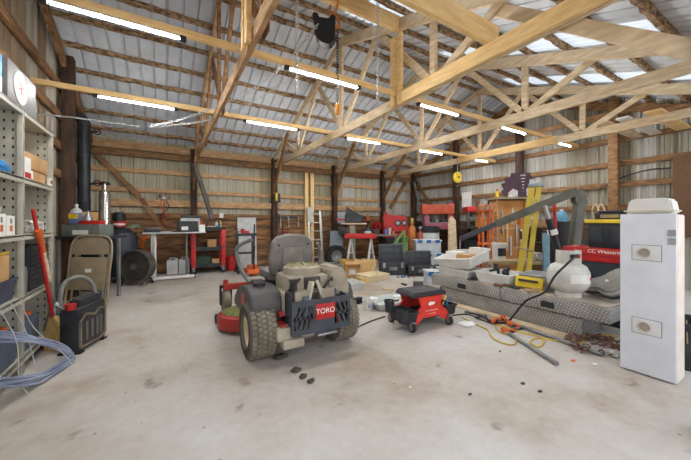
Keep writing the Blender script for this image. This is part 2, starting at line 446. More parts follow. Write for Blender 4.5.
# rows of tube lights on boards hung under the truss chords
LEDM = emit('led_tube', (250, 251, 252), 280)
def light_row(v, z, nm, spans, labels):
    solo('light_rail', MB().bar((U0+.08, v, z-.012), (U1-.25, v, z-.012), .04, .066, bev=.003), NEWWOOD, nm, 'board')
    for (a, b), lb in zip(spans, labels):
        t = thing('tube_light', lb, 'light', ((a+b)/2, v, z-.047), 0, 'tube lights on the ceiling rails')
        n = (b-a)/2
        MB().bb(-n, n, -.016, .016, -.016, 0, .003).build('housing', WHITE, t)
        MB().cyl((-n+.04, 0, -.026), (n-.04, 0, -.026), .0095, seg=12).build('tube', LEDM, t)
        for s_ in (-1, 1):
            MB().bb(s_*n-.025, s_*n+.025, -.024, .024, -.04, .001, .004).build('end_cap', BLACK, t)
ZL = 2.97
SP = [(-.78, .14), (1.12, 2.04), (3.05, 3.9), (5.0, 5.8), (6.75, 7.6)]
light_row(3.08, ZL, 'front yellow board carrying the nearer row of tube lights',
          SP, ['large tube light at the top left corner', 'tube light behind the hanging black hoist', 'tube light just right of the pair of new upright posts',
                           'fourth tube light along the front row, above the metal cutout', 'small tube light on the front row nearest the right wall'])
light_row(5.05, ZL, 'rear yellow board carrying the farther row of tube lights',
          SP, ['long tube light above the stove pipe on the left', 'tube light of the rear row above the red tool cart', 'tube light of the rear row above the leaning ladder',
                           'tube light of the rear row above the gas cylinder', 'far end tube light beside the yellow hook block'])

# light: open sky through the open front, the sun high behind the back roof
w = bpy.data.worlds.new('sky'); SC.world = w; w.use_nodes = True
bg = w.node_tree.nodes['Background']
N, L = w.node_tree.nodes, w.node_tree.links
tc = N.new('ShaderNodeTexCoord'); sp = N.new('ShaderNodeSeparateXYZ'); L.new(tc.outputs['Generated'], sp.inputs[0])
cr = N.new('ShaderNodeValToRGB'); L.new(sp.outputs[2], cr.inputs[0])
cr.color_ramp.elements[0].position = .0; cr.color_ramp.elements[0].color = (.96, .95, .94, 1)
cr.color_ramp.elements[1].position = .8; cr.color_ramp.elements[1].color = (.75, .84, 1, 1)
L.new(cr.outputs[0], bg.inputs[0]); bg.inputs[1].default_value = 1.75
sun = bpy.data.lights.new('sun', 'SUN'); sun.energy = 2.0; sun.angle = .01; sun.color = (1, .95, .88)
so = bpy.data.objects.new('sun', sun); COL.objects.link(so)
so.rotation_euler = Vector((.25, -.8, -1.15)).to_track_quat('-Z', 'Y').to_euler()

cam = bpy.data.cameras.new('camera'); co = bpy.data.objects.new('camera', cam); COL.objects.link(co)
cam.lens = 36*F/691; cam.sensor_width = 36; cam.shift_y = -8/691; cam.clip_start = .05
co.location = (0, 0, EYE); co.rotation_euler = (PI/2, 0, CAMROT)
SC.camera = co
SC.view_settings.view_transform = 'Standard'; SC.view_settings.look = 'None'
SC.view_settings.exposure = .37; SC.view_settings.gamma = 1; SC.view_settings.use_curve_mapping = False
SC.cycles.max_bounces = 8
SC.cycles.use_denoising = True
# =========================== left side ===========================
SHELFM = mat('beige_grey_steel', (196, 192, 176), .5, .0, rgb2=(172, 168, 154))
HOLE = mat('punched_hole', (58, 56, 50), .9)
def shelving():
    t = thing('shelving_unit', 'tall beige-grey steel shelving with punched side panels against the left wall', 'shelving', (-1.16, 3.12, 0))
    D0, D1 = -.16, .16
    vs = (-1.12, -.38, .37, 1.12)
    for v in vs:
        p = MB().bb(D0, D1, v-.004, v+.004, .0, 2.17).bb(D1-.035, D1, v-.02, v+.02, 0, 2.17, .002).bb(D0, D0+.03, v-.02, v+.02, 0, 2.17).build('side_panel', SHELFM, t)
        h = MB()
        for x in (D1-.06, D1-.11, D0+.05):
            for k in range(30):
                h.bb(x-.006, x+.006, v-.0055, v+.0055, .1+k*.07, .122+k*.07)
        h.build('slot_holes', HOLE, p)['kind'] = 'stuff'
    MB().bb(D0-.005, D0, vs[0], vs[-1], .05, 2.16).build('back_panel', SHELFM, t)
    for z in (2.16, 1.6, 1.13, .62, .12):
        for i in range(3):
            MB().bb(D0, D1+.004, vs[i]+.006, vs[i+1]-.006, z, z+.015).bb(D1-.012, D1+.004, vs[i]+.006, vs[i+1]-.006, z-.03, z+.015, .003).build('shelf', SHELFM, t)
shelving()
def carton(name, label, u0, u1, v0, v1, z0, z1, m, cat='box', grp=None, lab=None, rz=0, flap=True):
    t = thing(name, label, cat, ((u0+u1)/2, (v0+v1)/2, z0), rz, grp)
    a, b, h = (u1-u0)/2, (v1-v0)/2, z1-z0
    MB().bb(-a, a, -b, b, 0, h, .004).build('body', m, t)
    if flap: MB().bb(-a*.98, a*.98, -.02, .02, h, h+.002).build('tape', mat('tape', (206, 180, 138), .4), t)
    for (mm, y0, y1, w0, w1) in (lab or []):
        MB().bb(a, a+.002, y0*b, y1*b, w0*h, w1*h).build('printed_label', mm, t)
    return t
BOXGREY = mat('printed_grey_carton', (128, 124, 122), .5)
PAPER = mat('white_paper', (236, 236, 232), .7, rgb2=(222, 222, 216))
LBLUE = mat('bright_blue_print', (40, 140, 210), .5)
t = carton('carton', 'grey carton with round white emblem and red cross standing on the shelving top', -1.3, -1.02, 3.26, 3.84, 2.176, 2.5, BOXGREY, flap=False)
MB().lathe([(0, .006), (.13, .006), (.13, 0)], 24, M=Matrix.Rotation(PI/2, 4, 'Y')).build('round_emblem', PAPER, t).location = (.14, -.06, .17)
e = MB()
for r_, dd in ((0, 0), (1, 0)):
    e.box((0, 0, 0), (.003, .1, .014) if r_ == 0 else (.003, .014, .1), rot=(.3, 0, 0))
e.build('red_cross', RED, t).location = (.148, -.06, .17)
t = carton('carton', 'blue and white carton at the near end of the shelving top', -1.28, -1.01, 2.62, 3.14, 2.176, 2.46, LBLUE, flap=False, lab=[(PAPER, -.98, .98, .02, .4)])
carton('cardboard_box', 'lower tan cardboard box on the upper shelf', -1.27, -1.03, 3.62, 4.14, 1.616, 1.72, CARD, lab=[(PAPER, -.9, -.3, .2, .9)])
carton('cardboard_box', 'wider tan cardboard box lying on top of another box on the upper shelf', -1.28, -1.02, 3.56, 4.16, 1.7235, 1.86, CARD)
carton('carton', 'small red and white carton in front of the tan boxes on the upper shelf', -1.028, -1.002, 3.52, 3.66, 1.616, 1.8, PAPER, flap=False, lab=[(RED, -.9, .9, .05, .3)])
carton('carton', 'tiny red and white packet at the far end of the upper shelf', -1.028, -1.0, 4.17, 4.22, 1.616, 1.7, PAPER, flap=False, lab=[(RED, -.9, .9, .3, .7)])
b = MB(); crumple(b, (0, 0, .05), (.2, .34, .1), .08, seed=3)
solo('plastic_bag', b, LBLUE, 'crumpled blue bag on the upper shelf left of the tan boxes', 'bag', (-1.12, 3.22, 1.617))
b = MB(); crumple(b, (0, 0, .05), (.18, .2, .1), .08, seed=4)
solo('plastic_bag', b, PAPER, 'crumpled white bag at the left end of the upper shelf', 'bag', (-1.12, 2.93, 1.617))
for i, (v, lb) in enumerate(((2.96, 'nearest of the small white cartons on the middle shelf'), (3.12, 'middle one of three white cartons on the middle shelf'), (3.28, 'white carton on the middle shelf closest to the black cylinder'))):
    carton('carton', lb, -1.2, -1.03, v, v+.145, 1.146, 1.3+.012*(i % 2), PAPER, flap=False, lab=[(ORANGE, -.3, .3, .2, .5), (GREY, -.2, .2, .6, .85)], grp='white cartons on the middle shelf')
b = MB(); crumple(b, (0, 0, .03), (.15, .34, .06), .1, seed=8)
solo('plastic_bag', b, LGREY, 'clear crumpled bag lying on top of the white cartons', 'bag', (-1.12, 3.14, 1.316))
t = thing('canister', 'dark grey round canister on the middle shelf beside the crumpled plastic', 'canister', (-1.11, 3.63, 1.146))
MB().lathe([(.0, 0), (.075, 0), (.075, .2), (.068, .21), (0, .21)], 20).build('body', DARK, t); MB().lathe([(.078, .2), (.078, .235), (0, .235)], 20).build('lid', BLACK, t)
CLEARP = mat('clear_crumpled_plastic', (206, 206, 200), .3, rgb2=(160, 160, 154), scale=22, lo=.4, hi=.6)
b = MB(); crumple(b, (0, 0, .06), (.2, .34, .13), .1, seed=5)
solo('plastic_bag', b, CLEARP, 'crumpled clear plastic bag on the middle shelf at its far end', 'bag', (-1.13, 3.98, 1.147))
t = thing('storage_bin', 'dark blue plastic bin under the cardboard box on the lower shelf', 'bin', (-1.15, 3.12, .636))
NAVY = mat('navy_plastic', (62, 70, 92), .5)
MB().tub((0, 0, 0), .24, .64, .17).build('body', NAVY, t)
carton('cardboard_box', 'orange-tan cardboard box sitting on the dark blue bin', -1.26, -1.03, 2.8, 3.32, .8075, 1.0, CARD)
solo('yellow_stick', MB().bar((-1.0, 2.7, 1.012), (-1.06, 3.4, 1.012), .015, .02, bev=.003), YELLOW, 'thin yellow stick lying across the cardboard box', 'stick')
t = thing('storage_crate', 'black slatted crate standing at the far end of the lower shelf', 'crate', (-1.15, 3.93, .636))
MB().bb(-.13, .13, -.25, .25, 0, .4, .01).build('body', BLACK, t)
b = MB()
for k in range(9): b.bb(.13, .137, -.24, .24, .02+k*.042, .045+k*.042)
b.build('ribs', DARK, t)
t = thing('paint_can', 'bare metal paint can on the lower shelf in front of the black crate', 'can', (-1.06, 3.58, .636))
MB().lathe([(0, 0), (.055, 0), (.055, .2), (.05, .23), (.028, .25), (.028, .28), (0, .28)], 20).build('body', STEEL, t)
MB().lathe([(.031, .275), (.031, .3), (0, .3)], 16).build('cap', LGREY, t)
for k, (v, lb) in enumerate(((3.24, 'nearer blue-grey jerrycan on the bottom shelf behind the tubing coil'), (3.74, 'blue-grey jerrycan with orange cap on the bottom shelf beside the broom'))):
    t = thing('jerrycan', lb, 'jerrycan', (-1.15, v, .136))
    MB().bb(-.13, .13, -.2, .2, 0, .26, .03).build('body', mat('blue_grey_plastic', (92, 104, 120), .5), t)
    MB().tube([(0, -.1, .25), (0, -.06, .3), (0, .06, .3), (0, .1, .25)], .014).build('handle', NAVY, t)
    MB().cyl((.06, .14, .25), (.06, .14, .29), .03).build('cap', ORANGE, t)
b = MB()
for k in range(4): b.tube([(.0, .075*math.cos(a*PI/12)*(1-.05*k), .08+.075*math.sin(a*PI/12)) for a in range(24)], .011, 6, True); 
for v in b.bm.verts: pass
o = solo('hose_coil', b, BLACK, 'small black hose coil on the lower shelf next to the shovel', 'hose', (-1.03, 3.72, .636))

# broom, shovel
t = thing('broom', 'straw broom with red handle leaning against the shelving', 'broom', (-.93, 3.97, 0), -.55)
MB().prism([(-.07, 0), (.11, 0), (.09, .14), (.06, .27), (.02, .33), (-.02, .33), (-.05, .25), (-.07, .12)], -.026, .026).build('straw_head', mat('broom_straw', (214, 184, 116), .9, rgb2=(176, 142, 80), scale=30, stretch=(4, 4, .4)), t)
b = MB()
for z in (.17, .2, .23): b.bb(-.05, .07, -.025, .025, z, z+.006)
b.build('binding', mat('binding_cord', (110, 60, 60), .8), t)
a0 = Vector((.0, 0, .28))
hp = P(24, 214, 2.62)
inv = (Matrix.Translation(t.location) @ Matrix.Rotation(-.55, 4, 'Z')).inverted()
q = inv @ Vector((-.985, 3.64, 1.36))
MB().cyl(a0, q, .0145, seg=12).build('handle', RED, t)
t = thing('shovel', 'shovel with orange grip and wooden shaft leaning beside the red broom', 'shovel', (-.95, 4.15, 0))
bb_ = t.location.copy()
tp = P(38, 230, 2.66); mid1 = P(43, 252, 2.75); mid2 = P(49, 281, 2.85); low = P(53, 302, 2.93)
MB().tube([tp-bb_, mid1-bb_], [.03, .022], 10).build('grip', ORANGE, t)
MB().cyl(mid1-bb_, mid2-bb_, .02).build('shaft', PALEWOOD, t)
MB().tube([mid2-bb_, low-bb_, low-bb_+Vector((-.02, 0, -.1))], .02).build('socket', STEEL, t)
MB().prism([(-.1, 0), (-.12, .2), (-.07, .36), (0, .4), (.07, .36), (.12, .2), (.1, 0), (0, -.0)], -.006, .006).build('blade', STEEL, t, rotz=CAMROT)

# coil of tubing leaning on the shelving foot
TUBING = mat('blue_grey_tubing', (150, 160, 180), .45, rgb2=(116, 124, 148))
t = thing('tubing_coil', 'large loose coil of blue-grey tubing on the floor by the shelving', 'tubing', (-.93, 3.0, .28))
rnd = random.Random(5)
A_, B_ = Vector((.21, .56, -.24)), Vector((-.04, -.05, .2))
for k in range(11):
    sa, sb = rnd.uniform(.9, 1.03), rnd.uniform(.78, 1.04); c = Vector((rnd.uniform(-.005, .02), rnd.uniform(-.04, .04), 0))
    pts = []
    for a in range(48):
        th = a*PI/24; p = c+A_*sa*math.cos(th)+B_*sb*math.sin(th)
        p.z = max(-.27+.006*k, p.z+.012*math.sin(3*th+k)); p.x = max(p.x, -.05)
        pts.append(p)
    MB().tube(pts, .0085, 6, True).build('loop', TUBING, t)
for i, (v, x1) in enumerate(((2.72, -.9), (2.9, -.86), (3.05, -.72))):
    pts = smooth_path([(-.97, v+.25, .66), (-.9, v+.3, .4), (x1, v+.34, .12), (x1+.06, v+.3, .011)], 6)
    solo('loose_wire', MB().tube(pts, .0035, 5), LGREY, ('leftmost', 'middle', 'rightmost')[i]+' of three thin pale wires hanging from the lower shelf over the coil', 'wire')

# black fuel caddy
t = thing('fuel_caddy', 'black plastic fuel caddy with red cap standing in front of the broom', 'fuel can', (-.70, 3.945, 0), -.36)
CAD = mat('scuffed_black_plastic', (54, 56, 60), .45, rgb2=(34, 35, 38), scale=5)
MB().bb(-.085, .085, -.21, .21, .012, .43, .035).build('body', CAD, t)
MB().bb(-.05, .05, -.14, .19, .41, .5, .03).build('carry_handle', CAD, t)
b = MB()
fr = [(-.19, .06), (-.19, .3), (-.12, .36), (.02, .32), (.08, .36), (.19, .34), (.19, .08), (.1, .05)]
for i in range(len(fr)):
    p, q = fr[i], fr[(i+1) % len(fr)]; b.bar((.083, p[0], p[1]), (.083, q[0], q[1]), .02, .02)
b.build('side_moulding', mat('dusty_plastic_edge', (130, 116, 98), .7, rgb2=(92, 82, 72)), t)
for y in (-.1, -.02, .06, .12): MB().bb(.075, .092, y-.016, y+.016, .1, .28, .006).build('rib', mat('dusty_grey', (108, 104, 98), .7), t)
MB().cyl((.0, -.185, .42), (.0, -.185, .475), .042).build('cap', RED, t)
for x in (-.07, .07):
    for y in (-.18, .18): MB().bb(x-.025, x+.025, y-.03, y+.03, 0, .02).build('foot', BLACK, t)

# tan folding chair, folded and leaning on the stand
TAN = mat('tan_enamel', (166, 152, 128), .35, .2, rgb2=(150, 136, 112))
cp = G(85, 309); t = thing('folding_chair', 'tan metal folding chair folded flat and leaning on the stand', 'chair', cp, CAMROT)
lean = Matrix.Rotation(-.13, 4, 'X')
def tilted(mb, name, m=TAN):
    for v in mb.bm.verts: v.co = lean @ v.co
    return mb.build(name, m, t)
W = .30
tilted(MB().tube(smooth_path([(-W, 0, .01), (-W, 0, .5), (-W, 0, .85), (-W*.86, 0, 1.0), (-W*.5, 0, 1.05), (W*.5, 0, 1.05), (W*.86, 0, 1.0), (W, 0, .85), (W, 0, .5), (W, 0, .01)], 5), .016), 'frame')
tilted(MB().prism([(-.27, .78), (-.27, .9), (-.22, .99), (-.12, 1.03), (.12, 1.03), (.22, .99), (.27, .9), (.27, .78)], -.012, .0), 'backrest')
tilted(MB().bb(-.265, .265, -.035, -.01, .27, .74, .012), 'seat')
tilted(MB().bb(-.03, .06, -.038, -.034, .52, .57), 'sticker', PAPER)
for s_ in (-1, 1): tilted(MB().tube([(s_*.245, .03, .01), (s_*.245, .03, .78)], .013), 'rear_leg')
tilted(MB().cyl((-.245, .03, .15), (.245, .03, .15), .01), 'stretcher')
# steel stand with chest and clutter
sp_ = P(87.5, 222, 4.85); sp_.z = 0
SAGE = mat('sage_grey_enamel', (112, 120, 112), .5, rgb2=(92, 100, 92))
t = thing('work_stand', 'dark steel stand behind the tan folding chair', 'stand', sp_, CAMROT)
MB().bb(-.36, .36, -.16, .38, .98, 1.02, .004).build('top', DARK, t)
for x in (-.34, .34):
    for y in (-.14, .22): MB().bb(x-.02, x+.02, y-.02, y+.02, 0, .98).build('leg', GREY, t)
MB().bb(-.33, .33, -.13, .21, .3, .32).build('shelf', DARK, t)
MB().bb(-.42, .48, -.2, -.17, 1.0, 1.03, .004).build('front_rail', BLACK, t)
def on_stand(x, y, z): return Vector(sp_)+Matrix.Rotation(CAMROT, 3, 'Z') @ Vector((x, y, z))
t = thing('tool_chest', 'sage grey metal tool chest with paper label on the stand', 'tool chest', on_stand(-.0, .02, 1.021), CAMROT)
MB().bb(-.3, .3, -.15, .14, 0, .19, .01).build('body', SAGE, t)
MB().bb(-.12, .12, -.156, -.15, .03, .1).build('paper_label', PAPER, t)
t = thing('washer_jug', 'clear jug of blue fluid with yellow label on the chest', 'jug', on_stand(-.18, .0, 1.212), CAMROT)
MB().bb(-.1, .1, -.07, .07, 0, .19, .025).build('body', mat('blue_fluid', (104, 128, 178), .3), t)
MB().lathe([(.085, .18), (.06, .24), (.022, .27), (.022, .3), (0, .3)], 16).build('neck', LGREY, t)
MB().bb(-.09, .09, -.074, -.07, .09, .17).build('label', YELLOW, t)
MB().cyl((0, 0, .3), (0, 0, .325), .026).build('cap', WHITE, t)
t = thing('tin_funnel', 'small grey tin funnel standing on the red tray', 'funnel', on_stand(.06, -.06, 1.273), CAMROT)
MB().lathe([(0, 0), (.06, 0), (.06, .05), (.02, .11), (.02, .15), (.014, .15)], 18).build('cone', STEEL, t)
t = thing('socket_tray', 'flat red metal tool tray on the sage chest', 'tray', on_stand(.12, -.06, 1.212), CAMROT)
MB().bb(-.17, .17, -.06, .06, 0, .06, .008).build('body', RED, t)
carton('cardboard_box', 'brown carton behind the washer jug on the chest', 0, .2, 0, .1, 0, .2, CARD).location = on_stand(-.03, .085, 1.212)
STAIN = mat('polished_stainless', (200, 200, 198), .2, .9, rgb2=(170, 168, 164))
t = thing('exhaust_canister', 'tall polished stainless exhaust canister with clamp standing on the stand', 'exhaust', on_stand(.06, .27, 1.021), CAMROT)
MB().lathe([(0, 0), (.09, 0), (.09, .05), (.078, .07), (.078, .72), (.05, .77), (.04, .77), (.04, .88), (0, .88)], 20).build('body', STAIN, t)
MB().tube(arc((0, 0, .9), .05, 0, 330, 14, 'xy'), .016, 6).build('clamp', BLACK, t)
MB().bb(-.09, .09, -.02, .02, .86, .9, .006).build('clamp_bolt', DARK, t)

# stove with its flue
STOVE = mat('stove_iron', (52, 55, 58), .5, .3, rgb2=(38, 40, 42))
sv = P(84, 222, 5.5); sv.z = 0
t = thing('stove', 'black iron stove whose tall flue rises behind the stand', 'stove', sv)
MB().bb(-.13, .35, -.3, .3, .15, 1.45, .03).build('firebox', STOVE, t)
for x in (-.09, .3):
    for y in (-.25, .25): MB().bb(x-.03, x+.03, y-.03, y+.03, 0, .16).build('leg', STOVE, t)
MB().tube([(0, 0, 1.44), (0, 0, 3.0), (-.01, .0, 3.1), (-.06, 0, 3.16), (-.14, 0, 3.17)], [.095]*5, 18).build('flue_pipe', STOVE, t)
for z in (1.62, 2.45, 3.02): MB().cyl((0, 0, z), (0, 0, z+.05), .101, seg=18).build('pipe_joint', DARK, t)
for z in (1.95, 2.9):
    d = MB().tube([(.09, -.03, z), (.2, -.06, z+.02)], .02).build('damper', BLACK, t)
    MB().tube(arc((.2, -.06, z+.02), .05, 0, 360, 12, 'xz')[:-1], .012, 6, True).build('hand_wheel', BLACK, d)
    MB().cyl((.2, -.06, z+.02), (.25, -.1, z+.05), .012).build('red_lever', RED, d)

# black tank, canister, drum fan
dp = P(122, 222, 6.35); dp.z = 0
t = thing('oil_tank', 'tall black upright tank behind the drum fan', 'tank', dp)
MB().lathe([(0, 0.06), (.2, .06), (.27, .14), (.28, .3), (.28, .9), (.25, 1.02), (.12, 1.1), (0, 1.12)], 24).build('body', mat('black_blue_steel', (58, 64, 74), .45), t)
for k in range(3): MB().cyl((.2*math.cos(k*2.1), .2*math.sin(k*2.1), 0), (.2*math.cos(k*2.1), .2*math.sin(k*2.1), .12), .03).build('leg', BLACK, t)
t = thing('pump_motor', 'black motor with a red banded label on top of the black tank', 'motor', dp+Vector((-.05, .0, 1.122)))
MB().lathe([(0, 0), (.1, 0), (.1, .16), (.12, .17), (.12, .27), (.08, .33), (0, .33)], 18).build('body', BLACK, t)
MB().lathe([(.103, .03), (.103, .14)], 18, open_=True).build('red_label', RED, t)
MB().lathe([(.1035, .06), (.1035, .1)], 18, open_=True).build('label_band', PAPER, t)
b = MB()
rnd = random.Random(2)
for k in range(5): b.tube(smooth_path([(rnd.uniform(-.12, .12), rnd.uniform(-.1, .1), rnd.uniform(.015, .1)) for _ in range(6)], 6), .012, 6)
solo('cord_bundle', b, mat('pale_green_cord', (150, 160, 132), .7, rgb2=(110, 124, 96)), 'tangle of pale green cord heaped on the right of the black tank', 'cord', dp+Vector((.2, -.02, 1.1)))
fp = P(137, 222, 5.95); fp.z = 0
t = thing('drum_fan', 'round grey floor fan standing in front of the black tank', 'fan', fp, CAMROT)
FANM = mat('dusty_fan_grey', (104, 100, 92), .6, .3, rgb2=(80, 76, 70))
M90 = Matrix.Rotation(PI/2, 4, 'X')
MB().lathe([(.3, -.1), (.32, -.1), (.32, .1), (.3, .1), (.3, -.1)], 32, M=M90, at=(0, 0, .38)).build('drum', FANM, t)
MB().lathe([(0, -.02), (.29, -.02), (.29, .02), (0, .02)], 28, M=M90, at=(0, 0.05, .38)).build('blade_disc', mat('fan_blade', (86, 82, 74), .5, rgb2=(64, 60, 54)), t)
g = MB()
for r in (.06, .1, .14, .18, .22, .26, .3): g.tube([(r*math.cos(a*PI/16), -.1, .38+r*math.sin(a*PI/16)) for a in range(32)], .005, 5, True)
for k in range(8): g.cyl((.05*math.cos(k*PI/4), -.1, .38+.05*math.sin(k*PI/4)), (.31*math.cos(k*PI/4), -.1, .38+.31*math.sin(k*PI/4)), .004, seg=5)
g.build('guard', FANM, t)
MB().cyl((0, -.115, .38), (0, -.09, .38), .06).build('hub', STEEL, t)
for s_ in (-1, 1): MB().tube([(s_*.2, -.14, .014), (s_*.22, -.06, .12), (s_*.22, .1, .12), (s_*.2, .18, .014)], .014).build('foot_tube', DARK, t)

# white height adjustable table
tp = Vector((-.3, 7.78, 0))
t = thing('overbed_table', 'white T-leg lift table holding black equipment by the back wall', 'table', (.2, 7.68, 0))
MB().bb(-.6, .6, -.2, .18, 1.0, 1.03, .006).build('tabletop', LGREY, t)
MB().bb(-.46, -.36, -.06, .06, .08, 1.0, .006).build('lift_column', WHITE, t)
MB().bb(-.43, -.39, -.1, -.06, .4, .95).build('column_scale', STEEL, t)
MB().bb(-.48, .36, -.2, -.13, .02, .08, .01).build('base_bar', WHITE, t)
MB().bb(-.45, -.37, -.28, .16, .02, .08, .01).build('base_foot', WHITE, t)
MB().cyl((.22, .05, 0), (.22, .05, 1.0), .022).build('rear_leg', GREY, t)
for x, y in ((-.41, -.28), (.38, -.17), (-.41, .14)): MB().cyl((x-.012, y, .02), (x+.012, y, .02), .02).build('caster', BLACK, t)
def on_table(x, y): return Vector((.2+x, 7.68+y, 1.0305))
t = thing('laser_printer', 'black printer with white label on the white lift table', 'printer', on_table(.24, -.05))
MB().bb(-.2, .2, -.14, .12, 0, .2, .012).build('body', BLACK, t); MB().bb(-.13, .0, -.142, -.14, .04, .12).build('label', PAPER, t); MB().bb(-.2, .2, -.1, .12, .2, .24, .01).build('scanner_lid', DARK, t)
t = thing('instrument_case', 'pale grey case with dark lid behind the printer', 'case', on_table(.3, .12))
MB().bb(-.2, .2, -.035, .045, .0, .36, .015).build('body', LGREY, t); MB().bb(-.2, .2, -.037, .047, .3, .37, .015).build('lid', DARK, t)
t = thing('tool_box', 'small black hinged box at the left end of the lift table', 'box', on_table(-.42, -.05))
MB().bb(-.16, .16, -.09, .09, 0, .07, .008).build('body', BLACK, t); MB().bb(-.13, .13, -.07, .07, .07, .1, .008).build('lid', mat('mauve_grey', (120, 110, 116), .5), t)
for i, (x, l) in enumerate(((-.18, .2), (-.06, .16), (.0, .12))):
    t = thing('hand_tool', ('long silver wrench', 'dark short wrench', 'stubby silver pliers')[i]+' lying on the lift table', 'tool', on_table(x, -.16+.05*i), .2*i)
    MB().bb(-l/2, l/2, -.012, .012, 0, .02, .004).build('body', STEEL if i != 1 else DARK, t)
t = thing('white_carton', 'small white carton between printer and red cart', 'box', on_table(.52, -.12))
MB().bb(-.06, .06, -.05, .05, 0, .16, .004).build('body', PAPER, t)
t = thing('cord_reel', 'orange extension cord coil hanging on the plank wall behind the lift table', 'cord', (-.32, V1-.07, .72))
for k in range(5): MB().tube([(.16*math.cos(a*PI/14)*(1-.06*k), -.012*k+.01, .16*math.sin(a*PI/14)*(1.2-.05*k)) for a in range(28)], .014, 6, True).build('cord_loop', ORANGE, t)
MB().tube(smooth_path([(-.1, 0, .12), (-.3, 0, .3), (-.45, .0, .55), (-.5, 0, .8)], 6), .012, 6).build('cord_tail', ORANGE, t)
MB().bar((0, .03, .18), (0, -.06, .2), .02, .02).build('hook', STEEL, t)
t = thing('wall_gadget', 'small chrome twin-lamp gadget with dangling red wires on the lower wall board', 'gadget', (-.02, V1-.12, 1.8))
MB().bb(-.05, .05, -.05, .0, 0, .05, .008).build('bracket', STEEL, t)
for s_ in (-1, 1): MB().ball((s_*.07, -.05, .07), .045).build('lamp', STAIN, t)
for k, mm in enumerate((ORANGE, RED, BLACK)): MB().tube(smooth_path([(-.03+.03*k, -.05, 0), (-.1+.1*k, -.06, -.2), (.05-.06*k, -.06, -.4), (-.08+.05*k, -.05, -.62)], 6), .009, 5).build('wire', mm, t)
for i, x in enumerate((.15, .4)):
    t = thing('plastic_jug', ('left', 'right')[i]+' white square jug on the floor under the lift table', 'jug', (x, 8.3, 0))
    MB().bb(-.12, .12, -.09, .09, 0, .34, .03).build('body', LGREY, t); MB().tube([(-.06, 0, .32), (-.04, 0, .39), (.05, 0, .39), (.07, 0, .32)], .016).build('handle', LGREY, t); MB().cyl((.085, 0, .33), (.085, 0, .38), .025).build('cap', WHITE, t)

# red tool cart
t = thing('tool_cart', 'red and black three-tray tool cart against the back wall', 'cart', (.91, 8.1, 0))
for z, nm in ((.16, 'bottom_tray'), (.56, 'middle_tray'), (1.04, 'top_tray')):
    MB().tub((0, 0, z), .76, .4, .09, fl=.97).build(nm, DARK, t)
for x in (-.33, .33):
    for y in (-.19, .19): MB().bb(x-.05, x+.05, y-.02, y+.02, .17, 1.06, .004).build('post', RED, t)
for x in (-.33, .33):
    for y in (-.17, .17): MB().cyl((x, y-.02, .065), (x, y+.02, .065), .065, seg=18).build('caster', RUBBER, t); 
for x in (-.33, .33):
    for y in (-.17, .17): MB().bb(x-.02, x+.02, y-.03, y+.03, .07, .165).build('caster_fork', STEEL, t)
def on_cart(x, y, z): return Vector((.91+x*.8, 8.1+y, z))
carton('cardboard_box', 'cardboard box on the middle tray of the red cart', -.1, .1, -.08, .08, 0, .25, CARD).location = on_cart(.1, 0, .57)
carton('cardboard_box', 'small cardboard box on the bottom tray of the red cart', -.08, .08, -.07, .07, 0, .17, CARD).location = on_cart(.2, -.05, .17)
t = thing('tool_bag', 'dark green tool bag on the bottom tray of the cart', 'bag', on_cart(-.15, .02, .169))
b = MB(); crumple(b, (0, 0, .13), (.42, .26, .26), .03, seed=9); b.build('body', mat('dark_green_canvas', (52, 74, 60), .8), t)
MB().tube([(-.12, 0, .22), (-.08, 0, .32), (.08, 0, .32), (.12, 0, .22)], .012).build('handle', BLACK, t)
for nm, lb, x, y, m, hh, r in (('spray_can', 'green spray can on the cart top tray', -.32, 0, GREEN, .2, .035), ('spray_can', 'red spray can in the middle of the cart top tray', -.02, -.05, RED, .15, .03),
                               ('oil_bottle', 'orange oil bottle at the left of the cart top tray', -.22, .08, ORANGE, .26, .05), ('spray_can', 'blue can at the right end of the cart top tray', .32, .0, BLUE, .18, .035),
                               ('spray_can', 'white can standing behind the blue one on the cart', .26, .12, WHITE, .22, .035), ('spray_can', 'yellow can at the back right corner of the cart', .38, .13, YELLOW, .24, .03)):
    t = thing(nm, lb, 'can', on_cart(x, y, 1.049))
    MB().lathe([(0, 0), (r, 0), (r, hh*.8), (r*.5, hh*.92), (r*.5, hh), (0, hh)], 14).build('body', m, t)
    MB().cyl((0, 0, hh), (0, 0, hh+.03), r*.45, seg=10).build('cap', BLACK if nm == 'spray_can' else RED, t)
for i, (x, y, a, m) in enumerate(((.08, -.1, .3, STEEL), (.16, .04, -.5, DARK), (-.1, .1, .9, STEEL))):
    t = thing('hand_tool', ('silver ratchet', 'dark pry bar', 'silver spanner')[i]+' in the cart top tray', 'tool', on_cart(x, y, 1.049), a)
    MB().bb(-.11, .11, -.015, .015, 0, .1, .004).build('body', m, t)

# red bucket, leaning table top, hand truck, orange jack
t = thing('bucket', 'red plastic bucket beside the tool cart', 'bucket', (1.46, 8.14, 0))
MB().lathe([(0, 0), (.105, 0), (.125, .34), (.132, .34), (.132, .37), (.12, .37), (.1, .02), (0, .02)], 24).build('pail', RED, t)
MB().tube(arc((0, 0, .34), .13, 200, 340, 10, 'xz'), .005, 6).build('bail_handle', STEEL, t)
t = thing('folding_table', 'pale folding table top standing on edge against the back planks', 'table', (1.92, 8.33, 0))
lean = Matrix.Rotation(-.1, 4, 'X')
tilted(MB().bb(-.25, .25, -.02, .02, .0, 1.38, .012), 'tabletop', LGREY)
tilted(MB().tube([(-.2, .03, .1), (-.2, .03, 1.1), (.2, .03, 1.1), (.2, .03, .1)], .012), 'folded_leg', STEEL)
t = thing('engine_stand', 'black steel engine stand with upright posts before the pale table top', 'stand', (1.7, 7.75, 0))
